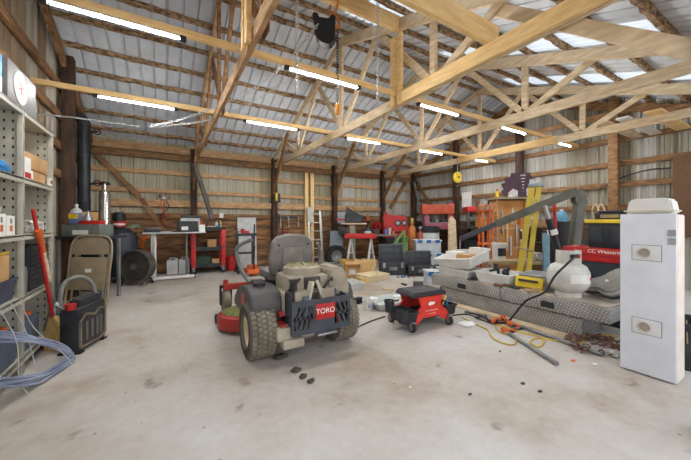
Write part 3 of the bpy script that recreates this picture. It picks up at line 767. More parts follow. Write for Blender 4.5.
for x in (-.16, .2): MB().bb(x-.02, x+.02, -.02, .02, .05, 1.02 if x < 0 else .9).build('upright', DARK, t)
MB().bb(-.25, .3, -.05, .0, .9, .97, .005).build('head_bar', DARK, t); MB().bb(-.25, .28, -.25, -.2, .04, .09).build('base_bar', DARK, t)
for x in (-.2, .22): MB().bb(x-.025, x+.025, -.3, .15, .04, .09).build('base_leg', DARK, t)
MB().bb(-.14, .18, -.03, .03, .45, .5).build('cross_bar', DARK, t)
for x, y in ((-.2, -.28), (.22, -.28), (-.2, .13), (.22, .13)): MB().cyl((x-.015, y, .03), (x+.015, y, .03), .03).build('caster', RUBBER, t)
t = thing('vise', 'small red bench vise on the engine stand head', 'vise', (1.72, 7.73, .9705))
MB().bb(-.09, .09, -.05, .05, 0, .06, .008).build('base', RED, t); MB().bb(-.1, -.02, -.04, .04, .06, .11, .006).build('jaw', RED, t); MB().cyl((-.18, 0, .05), (.02, 0, .05), .012).build('screw', STEEL, t)
t = thing('floor_jack', 'orange floor jack with tall black handle on the floor near the stand', 'jack', (1.77, 7.2, 0))
MB().bb(-.16, .16, -.22, .2, .05, .16, .02).build('body', ORANGE, t); MB().bb(-.1, .1, -.05, .12, .16, .24, .015).build('ram_cover', ORANGE, t)
MB().cyl((0, -.12, .16), (.02, -.1, 1.2), .018).build('handle', BLACK, t); MB().cyl((0, -.115, .4), (.01, -.11, .7), .026).build('grip', RUBBER, t)
for x in (-.15, .15):
    for y in (-.16, .15): MB().cyl((x-.02, y, .05), (x+.02, y, .05), .05).build('wheel', STEEL, t)
solo('leaning_pole', MB().tube([P(194, 164, 7.05), P(203, 190, 7.0), P(212, 219, 6.95)], .05, 10), mat('grey_pipe', (98, 94, 88), .6, rgb2=(74, 70, 64)), 'dark grey pipe slanting from the wall post down to the red cart', 'pipe')
# items on the back wall planks
for i, (u, z, h) in enumerate(((2.92, .55, .75), (3.06, .62, .6))):
    t = thing('garden_tool', ('black long-handled tool', 'red-handled tool')[i]+' standing at the post behind the mower seat', 'tool', (u, V1-.1, 0), 0)
    MB().cyl((0, 0, 0.02), (.04, .02, 1.15-.1*i), .018).build('handle', BLACK if i == 0 else RED, t); MB().bb(-.08, .06, -.02, .02, 0, .26, .01).build('head', DARK, t)
t = thing('tool_rack', 'steel bracket rack on the plank wall right of the post', 'rack', (3.05, V1-.045, 1.3))
MB().bb(-.25, .42, -.03, 0, .06, .12, .004).build('rail', DARK, t)
for x in (-.2, .05, .35): MB().tube([(x, -.02, .1), (x, -.12, .1), (x, -.14, -.2)], .014, 6).build('hook', STEEL, t)
t = thing('work_glove', 'yellow and black pair of gloves hanging on the wall post', 'gloves', (2.73, V1-.24, 2.0))
MB().bb(-.06, .0, -.05, .0, -.15, .08, .015).build('left_glove', YELLOW, t); MB().bb(.01, .08, -.05, 0, -.2, .06, .015).build('right_glove', BLACK, t)
solo('hung_rope', MB().tube([(.09*math.cos(a*PI/10), 0, .13*math.sin(a*PI/10)) for a in range(20)], .018, 6, True), DARK, 'small dark rope loop hanging on the post behind the mower seat', 'rope', (2.72, V1-.25, 1.36))
# ladder and boards standing on the wall
t = thing('extension_ladder', 'aluminium extension ladder leaning on the back wall behind the mower', 'ladder', (3.86, 8.1, 0))
ALU = mat('aluminium', (206, 206, 200), .35, .5, rgb2=(180, 180, 174))
lean = Matrix.Rotation(-.12, 4, 'X')
for k, (dx, y) in enumerate(((0, 0), (.05, .05))):
    for x in (-.2, .2): tilted(MB().bb(x+dx-.02, x+dx+.02, y-.02, y+.02, .02, 1.62, .003), 'rail', ALU)
for k in range(6):
    tilted(MB().cyl((-.2, 0, .2+k*.26), (.2, 0, .2+k*.26), .017), 'rung', ALU)
tilted(MB().bb(-.23, -.05, -.05, -.02, 1.25, 1.7, .01), 'stored_panel', LGREY)
for i, (u, lbt) in enumerate(((3.68, 'left'), (3.87, 'right'))):
    solo('leaning_board', MB().bb(-.055, .055, -.02, .02, 0, 2.75, .004), NEWWOOD, lbt+' one of two tall yellow boards upright on the back wall behind the ladder', 'board', (u, V1-.13, 0))
t = thing('breaker_box', 'grey electrical box mounted on the plank wall beside the post', 'electrical box', (4.84, V1-.12, 1.2))
MB().bb(-.14, .16, -.1, .0, 0, .38, .012).build('cabinet', mat('pale_blue_grey', (168, 178, 190), .5), t); MB().bb(-.11, .13, -.108, -.1, .04, .34, .006).build('door', mat('paler_blue_grey', (180, 190, 200), .5), t); MB().cyl((.0, -.05, -.3), (.0, -.05, 0), .015).build('conduit', GREY, t)
# =========================== zero turn mower (front towards +v) ===========================
MRED = mat('mower_red', (176, 44, 42), .45, rgb2=(140, 50, 40), scale=4)
MDUST = mat('dusty_black_plastic', (90, 88, 85), .6, rgb2=(62, 62, 61), scale=4, lo=.3, hi=.75)
MSEAT = mat('dusty_grey_vinyl', (136, 130, 124), .7, rgb2=(104, 100, 96), scale=5)
ENG = mat('dusty_engine', (172, 162, 142), .8, rgb2=(136, 127, 110), scale=6, lo=.3, hi=.7, bump=.1)
ENGD = mat('dark_engine', (84, 80, 72), .7, rgb2=(48, 46, 44), scale=14)  # darker engine tone for the base, fins and shroud opening
TYRE = mat('dusty_tyre', (138, 130, 112), .95, rgb2=(104, 98, 84), scale=9, lo=.3, hi=.7)
TYREB = mat('tyre_groove', (112, 106, 93), .95, rgb2=(92, 87, 77))
SIDEW = mat('tyre_sidewall', (74, 70, 64), .9, rgb2=(52, 50, 47))
RIM = mat('cream_rim', (220, 206, 172), .5, rgb2=(190, 172, 136))
GUARD = mat('scuffed_guard', (74, 78, 86), .5, rgb2=(54, 57, 63))
CLIP = mat('grass_clippings', (120, 130, 66), .95, rgb2=(92, 84, 56), scale=18)
mow = thing('riding_mower', 'red and black zero-turn riding mower facing the back wall', 'mower', (1.17, 2.82, 0))
def rear_wheel(x, s):
    r, w = .255, .12
    w_ = MB().lathe([(r*.62, -w), (r*.86, -w), (r*.97, -w*.86), (r, -w*.6), (r, w*.6), (r*.97, w*.86), (r*.86, w), (r*.62, w), (r*.62, -w)], 40, M=Matrix.Rotation(PI/2, 4, 'Y')).build('rear_wheel', TYREB, mow)
    w_.location = (x, 0, r+.004)
    tr = MB()
    for k in range(36):
        a = k*PI/18
        for j in (-2, -1, 0, 1, 2):
            aa = a+(j % 2)*PI/36
            tr.box((j*.043, (r+.001)*math.sin(aa), (r+.001)*math.cos(aa)), (.037, .033, .009), rot=(-aa, 0, .35*(1 if j % 2 else -1)))
    tr.build('tread', TYRE, w_)
    MB().lathe([(0, .06*s), (.04, .06*s), (.05, .03*s), (.12, .03*s), (.15, .085*s), (r*.66, .1*s), (r*.66, -.1*s), (0, -.08*s)], 28, M=Matrix.Rotation(PI/2, 4, 'Y')).build('rim', RIM, w_)
    MB().lathe([(r*.63, w*.9*s), (r*.64, w*1.01*s), (r*.86, w*1.02*s), (r*.86, w*.9*s), (r*.63, w*.9*s)], 28, M=Matrix.Rotation(PI/2, 4, 'Y')).build('sidewall', SIDEW, w_)
rear_wheel(-.43, -1); rear_wheel(.43, 1)
# cutting deck with three humps
b = MB(); hp_ = []
for cx, cy, r in ((-.35, .88, .31), (0, 1.02, .33), (.4, .88, .32)):
    b.lathe([(0, .2), (r*.8, .2), (r*.96, .175), (r, .14), (r, .045), (0, .045)], 28, at=(cx, cy, 0))
b.bb(-.42, .42, .68, 1.15, .06, .19, .02)
dk = b.build('mower_deck', MRED, mow)
b = MB()
for cx, cy in ((-.35, .88), (0, 1.02), (.4, .88)): b.lathe([(0, .235), (.14, .23), (.24, .206), (.26, .2)], 20, at=(cx, cy, 0))
b.build('clippings', CLIP, dk)
MB().bb(-.55, .55, .66, .69, .02, .1, .004).build('deck_skirt', RUBBER, dk)
MB().cyl((-.64, 1.18, .055), (-.58, 1.18, .055), .055, seg=18).build('gauge_wheel', RUBBER, dk)
MB().bb(.62, .8, .85, 1.2, .08, .12, .01).build('discharge_chute', BLACK, dk)
# frame and casters
MB().bb(-.3, -.24, -.28, 1.5, .27, .34, .004).bb(.24, .3, -.28, 1.5, .27, .34, .004).bb(-.5, .5, 1.46, 1.53, .33, .41, .004).bb(-.3, .3, .3, .38, .27, .34).build('frame', MRED, mow)
for s in (-1, 1):
    MB().bar((s*.27, 1.5, .37), (s*.44, 1.54, .37), .07, .07).build('caster_arm', MRED, mow)
    c = MB().bb(s*.46-.075, s*.46-.06, 1.49, 1.58, .13, .38).bb(s*.46+.06, s*.46+.075, 1.49, 1.58, .13, .38).bb(s*.46-.075, s*.46+.075, 1.49, 1.58, .36, .39).build('caster_fork', DARK, mow)
    MB().lathe([(0, -.05), (.08, -.055), (.15, -.045), (.165, -.02), (.165, .02), (.15, .045), (.08, .055), (0, .05)], 24, M=Matrix.Rotation(PI/2, 4, 'Y')).build('caster_wheel', TYRE, c).location = (s*.46, 1.5, .167)
    MB().cyl((s*.46, 1.54, .38), (s*.46, 1.54, .46), .03).build('caster_post', MRED, c)
# floor plate, fenders/tanks
MB().bb(-.28, .28, .5, 1.45, .34, .37, .004).build('foot_plate', MDUST, mow)
for s in (-1, 1):
    prof = [(-.14, .34), (-.17, .5), (-.12, .6), (0, .64), (.24, .63), (.42, .58), (.56, .48), (.62, .36)]
    f = MB().prism([(a, z) for a, z in prof], s*.24, s*.53, 'x')
    bmesh.ops.bevel(f.bm, geom=list(f.bm.edges), offset=.035, segments=3, profile=.6, affect='EDGES')
    fd = f.build('fender_tank', MDUST, mow)
    MB().cyl((s*.4, .06, .63), (s*.4, .06, .675), .06, seg=18).build('tank_cap', BLACK, fd)
    if s < 0:
        MB().bb(-.536, -.53, .08, .19, .46, .56).build('red_decal', RED, fd)
        MB().bb(-.4, -.28, .3, .4, .62, .645, .01).build('control_panel', BLACK, fd)
# seat
st = MB()
pr = [(-.24, .0), (-.255, .2), (-.235, .36), (-.17, .43), (-.08, .45), (.08, .45), (.17, .43), (.235, .36), (.255, .2), (.24, .0)]
st.prism(pr, -.05, .05); bmesh.ops.bevel(st.bm, geom=list(st.bm.edges), offset=.03, segments=3, profile=.6, affect='EDGES')
Ms = Matrix.Translation((.05, .42, .67)) @ Matrix.Rotation(.14, 4, 'X')
for v in st.bm.verts: v.co = Ms @ v.co
seat = st.build('seat_back', MSEAT, mow)
sp2 = MB().bb(-.12, .12, -.062, -.047, .12, .32, .012)
for v in sp2.bm.verts: v.co = Ms @ v.co
sp2.build('back_pocket', mat('pale_vinyl', (150, 146, 136), .7), seat)
for q in ((-.15, .06), (.15, .06), (-.17, .34), (.17, .34)):
    bo = MB().cyl((q[0], -.056, q[1]), (q[0], -.046, q[1]), .012)
    for v in bo.bm.verts: v.co = Ms @ v.co
    bo.build('bolt', DARK, seat)
MB().bb(-.2, .3, .42, .86, .6, .7, .04).build('seat_cushion', MSEAT, mow)
MB().bb(-.14, .22, .45, .8, .37, .6, .01).build('seat_base', DARK, mow)
# lap bars
for s in (-1, 1):
    MB().tube(smooth_path([(s*.42, .36, .62), (s*.47, .5, .74), (s*.5, .6, .9), (s*.48, .58, .99), (s*.36, .5, 1.06)] if s < 0 else [(.4, .36, .6), (.46, .5, .74), (.47, .52, .86), (.4, .44, 1.0)], 6), .02, 10).build('lap_bar', mat('grey_grip', (120, 118, 116), .6), mow)
# engine
e = MB().bb(-.25, .29, -.22, .2, .4, .6, .02).bb(-.2, .22, -.2, .22, .56, .74, .05).build('engine_block', ENG, mow)
MB().lathe([(0, .115), (.15, .115), (.185, .1), (.19, .07), (.19, .0), (.215, -.03), (.22, -.08)], 24, at=(.02, .02, .7)).build('fan_shroud', ENG, e)
g = MB()
for k in range(12): g.bar((.02, .02, .82), (.02+.16*math.cos(k*PI/6), .02+.16*math.sin(k*PI/6), .82), .016, .012)
g.build('air_grille', mat('yellowed_grille', (170, 164, 120), .8), e)
cv = MB().prism([(.22, .5), (.22, .72), (.26, .79), (.4, .79), (.46, .7), (.5, .45)], -.16, .18); bmesh.ops.bevel(cv.bm, geom=list(cv.bm.edges), offset=.02, segments=2, affect='EDGES')
cv.build('air_cleaner_cover', ENG, e)
for s in (-1, 1):
    MB().bb(s*.13-.07+.02, s*.13+.07+.02, -.31, -.2, .5, .62, .015).build('cylinder_head', ENG, e)
MB().bar((-.06, -.29, .5), (.0, -.27, .7), .05, .03).bar((.12, -.29, .5), (.05, -.27, .7), .05, .03).build('intake_yoke', mat('pale_alloy', (200, 192, 172), .6), e)
MB().cyl((-.2, -.24, .42), (-.2, -.24, .62), .05).build('oil_filter', BLACK, e)
MB().cyl((-.08, -.3, .4), (-.08, -.3, .58), .035).build('fuel_filter', mat('slate_plastic', (96, 108, 124), .5), e)
MB().tube(smooth_path([(-.28, .0, .4), (-.34, -.1, .35), (-.3, -.2, .3), (-.2, -.24, .3)], 5), .03, 8).build('muffler_pipe', ENG, e)
MB().bb(-.34, -.2, -.3, -.12, .2, .32, .02).bb(-.3, -.1, -.34, -.2, .14, .22, .02).build('hydro_drive', ENG, mow)
MB().bar((-.3, .1, .32), (-.26, -.2, .42), .05, .05).build('support_arm', MRED, mow)
MB().bb(-.24, .26, -.24, -.2, .42, .58, .01).build('engine_base', ENGD, e)
for k in range(5): MB().bb(-.19+.015*k, -.185+.015*k, -.215, -.1, .6, .72).build('cooling_fin', ENGD, e)
MB().tube(smooth_path([(.1, -.22, .55), (.16, -.26, .66), (.24, -.2, .7), (.3, -.1, .62)], 5), .014, 8).build('fuel_hose', BLACK, e)
MB().tube(smooth_path([(-.22, -.2, .6), (-.16, -.24, .68), (-.1, -.22, .72)], 5), .012, 8).build('fuel_hose', BLACK, e)
MB().bb(-.05, .11, -.23, -.19, .62, .73, .01).build('shroud_opening', ENGD, e)
MB().cyl((.22, -.26, .44), (.22, -.26, .6), .04).build('canister', mat('slate_cap', (86, 92, 104), .5), e)
MB().cyl((.42, -.17, .62), (.42, -.155, .62), .05).build('cover_knob', ENGD, cvo) if False else None
# rear guard with angled slots: plate pieces around the cuts
def guard():
    x0, x1, z0, z1, y0, y1 = -.21, .36, .245, .545, -.345, -.325
    b = MB(); b.bb(x0, x1, y0, y1, z0, z0+.05); b.bb(x0, x1, y0, y1, z1-.055, z1); b.bb(-.02, .2, y0, y1, z0+.05, z1-.055)
    lo, hi = z0+.05, z1-.055
    for (a0, a1, sl) in ((x0, -.02, 1), (.2, x1, -1)):
        n = 4 if sl > 0 else 3; wd = (a1-a0)/n; h2 = (hi-lo)
        def strip(xa, xb, skew):
            pts = []
            for xx, zz in ((xa, lo), (xb, lo), (xb+skew, hi), (xa+skew, hi)): pts.append((min(max(xx, a0), a1), zz))
            b.prism(pts, y0, y1)
        for k in range(-1, n+1): strip(a0+k*wd, a0+k*wd+wd*.45, .07*sl)
        b.bb(a0, a1, y0, y1, (lo+hi)/2-.012, (lo+hi)/2+.012); b.bb(a0, a0+.02, y0, y1, lo, hi); b.bb(a1-.02, a1, y0, y1, lo, hi)
    b.prism([(-.19, .3), (-.19, .545), (-.05, .545), (-.05, .38)], x0-.02, x0, 'x') if False else b.bb(x0-.012, x0, y0, -.16, z0, z1); b.bb(x1, x1+.012, y0, -.16, z0, z1)
    return b.build('rear_guard', GUARD, mow, smooth=False)
gd = guard()
MB().bb(.0, .2, -.353, -.345, .36, .5, .003).build('badge_plate', RED, gd)
lettering('badge_letters', 'TORO', .068, PAPER, gd, (.1, -.3535, .432), (PI/2, 0, 0))
MB().bb(.0, .2, -.4, -.33, .225, .245, .004).build('hitch_plate', STEEL, gd)
DIRT = mat('grass_clods', (88, 84, 66), .95, rgb2=(58, 56, 46))
rnd = random.Random(3)
for i, (px, py, r, lb) in enumerate(((281, 358, .07, 'largest clump of dried grass just behind the mower wheel'), (296, 372, .04, 'dried grass clump on the floor in front of the mower, upper of three'),
                                    (303, 378, .03, 'small dried grass clump, middle of three in the foreground'), (311, 383, .028, 'small dried grass clump, lowest of three in the foreground'), (289, 346, .05, 'dried grass clump under the left end of the rear guard'))):
    g = G(px, py); b = MB(); b.ball((0, 0, .012), (r, r*.7, .02), 2, .25)
    solo('grass_clump', b, DIRT, lb, 'debris', (g.x, g.y, .006), 0, 'dried grass clumps')

# =========================== creeper seat ===========================
CRED = mat('orange_red_plastic', (222, 62, 48), .45, rgb2=(200, 48, 38))
cs = thing('creeper_seat', 'orange-red and black rolling mechanic seat with tool trays', 'stool', (2.71, 2.7, 0), -.06)
b = MB().prism([(-.27, -.02), (-.23, .025), (.23, .025), (.27, -.02), (.26, -.035), (-.26, -.035)], -.17, .17); bmesh.ops.bevel(b.bm, geom=list(b.bm.edges), offset=.012, segments=2, affect='EDGES')
for v in b.bm.verts: v.co.z += .4
top = b.build('seat_pad', mat('black_pad', (62, 60, 62), .6, rgb2=(44, 43, 45)), cs)
MB().lathe([(0, .427), (.09, .427), (.1, .4245), (.1, .42)], 24).build('seat_dish', BLACK, top).scale = (1, .6, 1)
for s in (-1, 1):
    y = s*.17
    poly = [(-.29, .07), (-.26, .17), (-.15, .26), (-.19, .37), (.19, .37), (.15, .26), (.26, .17), (.29, .07), (.2, .07), (.13, .13), (-.13, .13), (-.2, .07)]
    pn = MB().prism(poly, y-.012, y+.012).build('side_frame', CRED, cs)
    if s < 0:
        MB().prism([(-.05, .285), (-.02, .31), (.06, .3), (.04, .275), (-.03, .265)], -.187, -.182).build('white_logo', PAPER, pn)
        MB().bb(-.09, .1, -.185, -.182, .2, .215).bb(-.06, .07, -.185, -.182, .165, .175).build('printed_lines', mat('pale_red_print', (240, 150, 140), .5), pn)
        for x in (-.25, .25): MB().cyl((x, -.19, .11), (x, -.18, .11), .013).build('bolt', STEEL, pn)
MB().tub((0, 0, .1), .5, .3, .07, fl=.97).build('base_tray', BLACK, cs)
for (x, y, nm) in ((-.32, -.06, 'side_tray'), (.33, -.02, 'side_tray')):
    MB().tub((x, y, .1), .18, .3, .13).build(nm, BLACK, cs)
for i, (x, y, z) in enumerate(((-.44, -.2, .13), (-.46, .02, .2))):
    c = MB().lathe([(.045, 0), (.06, .12), (.066, .12), (.066, .135), (.055, .135), (.042, .01), (0, .01), (0, 0)], 16, at=(x, y, z)).build('cup_holder', DARK, cs)
    MB().bar((x, y, z+.12), (-.3, y+.05, z+.1), .03, .015).build('bracket', DARK, c)
for x, y in ((-.3, -.2), (.27, -.2), (-.3, .2), (.27, .2)):
    c = MB().cyl((x-.018, y, .052), (x+.018, y, .052), .052, seg=20).build('caster', RUBBER, cs)
    MB().cyl((x-.022, y, .052), (x+.022, y, .052), .032, seg=16).build('caster_hub', STEEL, c)
    MB().bb(x-.03, x-.024, y-.025, y+.025, .04, .12).bb(x+.024, x+.03, y-.025, y+.025, .04, .12).bb(x-.03, x+.03, y-.025, y+.025, .105, .12).build('caster_fork', STEEL, c)
for i, (x, y, m, lb) in enumerate(((.34, -.06, BLUE, 'blue handled tool standing in the right tray of the rolling seat'), (.37, .02, YELLOW, 'yellow handled tool in the right tray of the rolling seat'))):
    p = Vector((2.71, 2.7, 0))+Matrix.Rotation(-.06, 3, 'Z') @ Vector((x, y, .112))
    t = thing('hand_tool', lb, 'tool', p); MB().bar((-.02, 0, .0), (.09, 0, .17), .022, .012, bev=.003).build('handle', m, t); MB().bar((-.04, 0, .0), (-.0, 0, .05), .012, .008).build('blade', STEEL, t)
p = Vector((2.71, 2.7, 0))+Vector((-.32, -.02, .112))
t = thing('tape_roll', 'pale tape roll in the left tray of the rolling seat', 'tape', p)
MB().lathe([(.025, 0), (.05, 0), (.05, .08), (.025, .08), (.025, 0)], 18).build('roll', PAPER, t)

# =========================== floor clutter in the middle ===========================
BEIGE = mat('beige_plastic', (222, 208, 176), .55, rgb2=(204, 188, 152)); PALEBLUE = mat('pale_grey_plastic', (206, 210, 206), .5, rgb2=(188, 192, 188))
def tray(name, lb, px, py, sx, sy, h, m, rz=0, z=0, items=(), fl=.88, cat='tray'):
    g = G(px, py, z) if not isinstance(px, Vector) else px
    t = thing(name, lb, cat, g, rz)
    MB().tub((0, 0, 0), sx, sy, h, fl=fl).build('body', m, t)
    return t
tray('storage_tray', 'beige plastic tray on the floor right of the cardboard box', 372, 280, .62, .42, .14, BEIGE, .1)
tray('storage_tray', 'pale grey tray beside the mower engine in front of the cardboard box', 344, 289, .62, .46, .13, PALEBLUE, -.05)
tray('storage_tray', 'long white tray lying behind the rolling seat', 392, 305, .72, .46, .1, PALEBLUE, -.1)
t = tray('storage_tray', 'grey metal chest with a rim behind the mower seat', 327, 277, .62, .4, .3, mat('grey_green_metal', (150, 150, 136), .5), 0, fl=.97, cat='bin')
g = G(363, 283); carton('cardboard_box', 'small yellowish cardboard box in front of the beige tray', 0, .2, 0, .16, 0, .12, mat('manila_card', (224, 196, 132), .7)).location = g
MANILA = mat('kraft_paper', (222, 190, 136), .8, rgb2=(196, 160, 104))
b = MB(); crumple(b, (0, 0, .14), (.42, .26, .3), .12, seed=12)
solo('paper_bag', b, MANILA, 'crumpled kraft paper bag behind the beige tray', 'bag', G(365, 273))
b = MB(); crumple(b, (0, 0, .08), (.5, .3, .16), .12, seed=13)
solo('paper_bag', b, mat('ochre_sack', (186, 142, 66), .85, rgb2=(150, 110, 48)), 'ochre sack lying behind the labelled cardboard box', 'bag', G(335, 272.5))
for i, (px, py, m, r, lb) in enumerate(((383, 300, BLUE, .06, 'blue crumpled packet in the long white tray'), (372, 303, PAPER, .08, 'white crumpled packet at the left of the long white tray'), (396, 300, PAPER, .07, 'white crumpled bag at the right of the long tray'))):
    b = MB(); crumple(b, (0, 0, r*.5), (r*2.2, r*1.8, r), .15, seed=20+i); solo('plastic_bag', b, m, lb, 'bag', G(px, py)+Vector((0, 0, .012)))
t = thing('measuring_tub', 'small white tub with blue writing in front of the long tray', 'tub', G(368, 309))
MB().lathe([(0, 0), (.07, 0), (.08, .12), (.085, .12), (.085, .135), (.075, .135), (.066, .01), (0, .01)], 20).build('body', WHITE, t)
b = MB()
for k in range(4): b.bar((-.05+.03*k, -.079, .04+.01*(k % 2)), (-.03+.03*k, -.079, .09-.02*(k % 2)), .006, .008)
b.build('blue_marks', BLUE, t)
t = thing('floor_light', 'small black and orange work light lying at the left end of the long tray', 'light', G(359, 303), .5)
MB().bb(-.09, .05, -.05, .05, 0, .09, .015).build('body', BLACK, t); MB().bb(.05, .1, -.04, .04, .01, .06, .01).build('orange_end', ORANGE, t)
t = thing('angle_grinder', 'grey angle grinder lying behind the rolling seat', 'grinder', G(437, 303)+Vector((0, 0, .02)), -.6)
MB().cyl((-.18, 0, .1), (.12, 0, .07), .05, .04).build('body', mat('khaki_grey', (178, 162, 132), .6), t); MB().lathe([(0, 0), (.11, 0), (.11, .02), (0, .04)], 20, at=(-.2, 0, .12), M=Matrix.Rotation(1.2, 4, 'Y')).build('guard', DARK, t); MB().cyl((-.22, .0, .1), (-.2, -.12, .14), .02).build('side_handle', BLACK, t)
# black tool cases
def tool_case(px, py, w, lb, rz):
    t = thing('tool_case', lb, 'tool case', G(px, py), rz)
    MB().bb(-w/2, w/2, -.2, .2, 0, .3, .02).build('body', DARK, t)
    l = MB().box((0, .2, .5), (w, .08, .42), rot=(-.12, 0, 0), bev=.015).build('lid', mat('slate_case', (72, 76, 84), .5), t)
    b = MB()
    for k in range(4): b.box((-w/2+.05+(w-.1)*k/3, .155, .5), (.02, .03, .38), rot=(-.12, 0, 0))
    for z in (.36, .5, .64): b.box((0, .155+.12*(z-.5), z), (w-.06, .03, .02), rot=(-.12, 0, 0))
    b.build('lid_ribs', DARK, t)
    MB().bb(-.09, .09, -.21, -.2, .12, .2, .004).build('latch_plate', GREY, t)
    for s in (-1, 1): MB().bb(s*w*.35-.03, s*w*.35+.03, -.212, -.2, .18, .3, .004).build('latch', STEEL, t)
    return t
tool_case(392, 274, .6, 'taller open black tool case on the floor, left of two', CAMROT)
t = tool_case(420, 275, .62, 'lower open black tool case on the floor, right of two', CAMROT); t.scale = (1, 1, .78)
for i, (px, m) in enumerate(((403, BLUE), (409, STEEL), (414, ORANGE), (398, STEEL))):
    g = G(px, 277.5); t = thing('hand_tool', ('blue gripped screwdriver', 'steel wrench', 'orange gripped pliers', 'steel socket bar')[i]+' on the floor before the black tool cases', 'tool', g, .4*i)
    MB().bb(-.06, .06, -.015, .015, 0, .03, .006).build('body', m, t)
# clear totes, white bucket
CLEAR = mat('clear_tote', (206, 214, 218), .3, rgb2=(184, 194, 200))
tb = P(427, 222, 8.1); tb.z = 0
def tote(lb, x, y, z, w=.55, d=.4, h=.3, rz=CAMROT, m=CLEAR):
    t = thing('clear_tote', lb, 'tote', Vector((x, y, z)), rz, 'clear totes with blue latches')
    MB().bb(-w/2, w/2, -d/2, d/2, 0, h-.04, .02).build('body', m, t); MB().bb(-w/2-.02, w/2+.02, -d/2-.02, d/2+.02, h-.04, h, .008).build('lid', mat('frosted_lid', (226, 230, 232), .4), t)
    for s in (-.7, 0, .7): MB().bb(s*w/2-.06, s*w/2+.06, -d/2-.035, -d/2-.02, h-.08, h, .006).build('latch', BLUE, t)
    return t
tote('lower of two stacked clear totes before the orange rack', tb.x, tb.y, 0, .72, .42, .42); tote('upper of two stacked clear totes before the orange rack', tb.x-.02, tb.y, .421, .66, .42, .36)
t = tote('clear tote full of tan things between black case and white tub', 0, 0, 0, .42, .34, .28); t.location = G(436, 284)
wb = P(428, 222, 8.75); wb.z = 0
t = thing('barrel', 'pale drum with black lid behind the clear totes', 'drum', wb)
MB().lathe([(0, 0), (.3, 0), (.32, .3), (.32, .8), (.3, .95), (0, .95)], 24).build('body', PALEBLUE, t); MB().lathe([(.33, .95), (.34, .98), (.34, 1.1), (.3, 1.13), (0, 1.13)], 24).build('lid', BLACK, t)
# orange gas cylinder
gc = P(412, 222, 8.75); gc.z = 0
t = thing('gas_cylinder', 'orange-brown welding gas cylinder standing before the red compressor', 'gas cylinder', gc)
MB().lathe([(0, 0), (.125, 0), (.125, .95), (.11, 1.06), (.06, 1.14), (.035, 1.16), (.035, 1.22), (0, 1.22)], 22).build('body', mat('rust_orange', (196, 118, 60), .5, rgb2=(170, 94, 46)), t); MB().lathe([(.05, 1.2), (.05, 1.34), (.03, 1.37), (0, 1.37)], 14).build('valve_cap', mat('brass', (180, 150, 84), .4, .6), t)
t = thing('gas_cylinder', 'thin red welding cylinder beside the orange-brown one', 'gas cylinder', gc+Vector((.0, -.32, 0)))
MB().lathe([(0, 0), (.08, 0), (.08, .85), (.05, .95), (.025, .98), (.025, 1.05), (0, 1.05)], 18).build('body', mat('copper_red', (168, 78, 54), .5), t); MB().cyl((-.05, 0, 1.06), (.05, 0, 1.1), .03).build('valve', STEEL, t)
# red sawhorse bench
sh = P(361, 222, 8.3); sh.z = 0
t = thing('work_bench', 'red folding work bench on white splayed legs', 'workbench', sh, CAMROT)
MB().bb(-.45, .42, -.15, .15, .8, .93, .01).build('bench_top', RED, t)
for s in (-1, 1):
    for y in (-1, 1): MB().bar((s*.28, y*.05, .8), (s*.28+y*.13, y*.2, .0), .05, .03).build('leg', WHITE, t)
    MB().bar((s*.28-.07, -.11, .4), (s*.28+.07, .11, .4), .03, .02).build('leg_brace', WHITE, t)
t = thing('drill_case', 'flat grey drill with blue grip on the red work bench', 'drill', sh+Matrix.Rotation(CAMROT, 3, 'Z') @ Vector((.2, 0, .931)), .4)
MB().bb(-.14, .1, -.04, .04, .0, .07, .015).build('body', LGREY, t); MB().bb(-.03, .03, -.03, .03, .07, .14, .01).build('grip', BLUE, t)
# table with black bin behind it
tb2 = P(352, 222, 9.0); tb2.z = 0
t = thing('saw_stand', 'dark machine stand carrying a board and a black bin', 'stand', tb2, CAMROT)
MB().bb(-.32, .42, -.2, .2, 1.18, 1.22, .004).build('board_top', PALEWOOD, t); MB().bb(-.06, .1, -.1, .1, .05, 1.18, .01).build('column', mat('sage_column', (150, 154, 140), .6), t); MB().bb(-.3, .3, -.2, .2, 0, .06, .01).build('base', DARK, t); MB().bb(-.4, -.15, -.1, .1, .85, 1.1, .02).build('motor', BLACK, t)
b = MB().prism([(-.19, 0), (-.2, .5), (.02, .34), (.3, .2), (.26, .0)], -.12, .12)
t = thing('dust_bin', 'black slanted plastic scoop bin standing on the board', 'bin', tb2+Matrix.Rotation(CAMROT, 3, 'Z') @ Vector((.02, 0, 1.221)), CAMROT); b.build('body', BLACK, t); MB().prism([(-.17, .03), (-.175, .43), (.02, .28), (.25, .17), (.22, .03)], -.125, -.12).build('mesh_face', DARK, t)
MB().bb(-.5, -.2, -.03, .03, .08, .12).build('red_arm', RED, t)
t = thing('plastic_tote', 'pale blue-grey plastic tote leaning under the electrical box', 'tote', P(336.5, 222, 9.35)*1.0, CAMROT); t.location.z = 0
MB().bb(-.2, .2, -.14, .14, 0, .98, .03).build('body', mat('dull_blue_plastic', (146, 158, 172), .5), t); MB().bb(-.21, .21, -.15, .15, .5, .54, .01).build('band', mat('dull_blue_band', (126, 138, 154), .5), t)
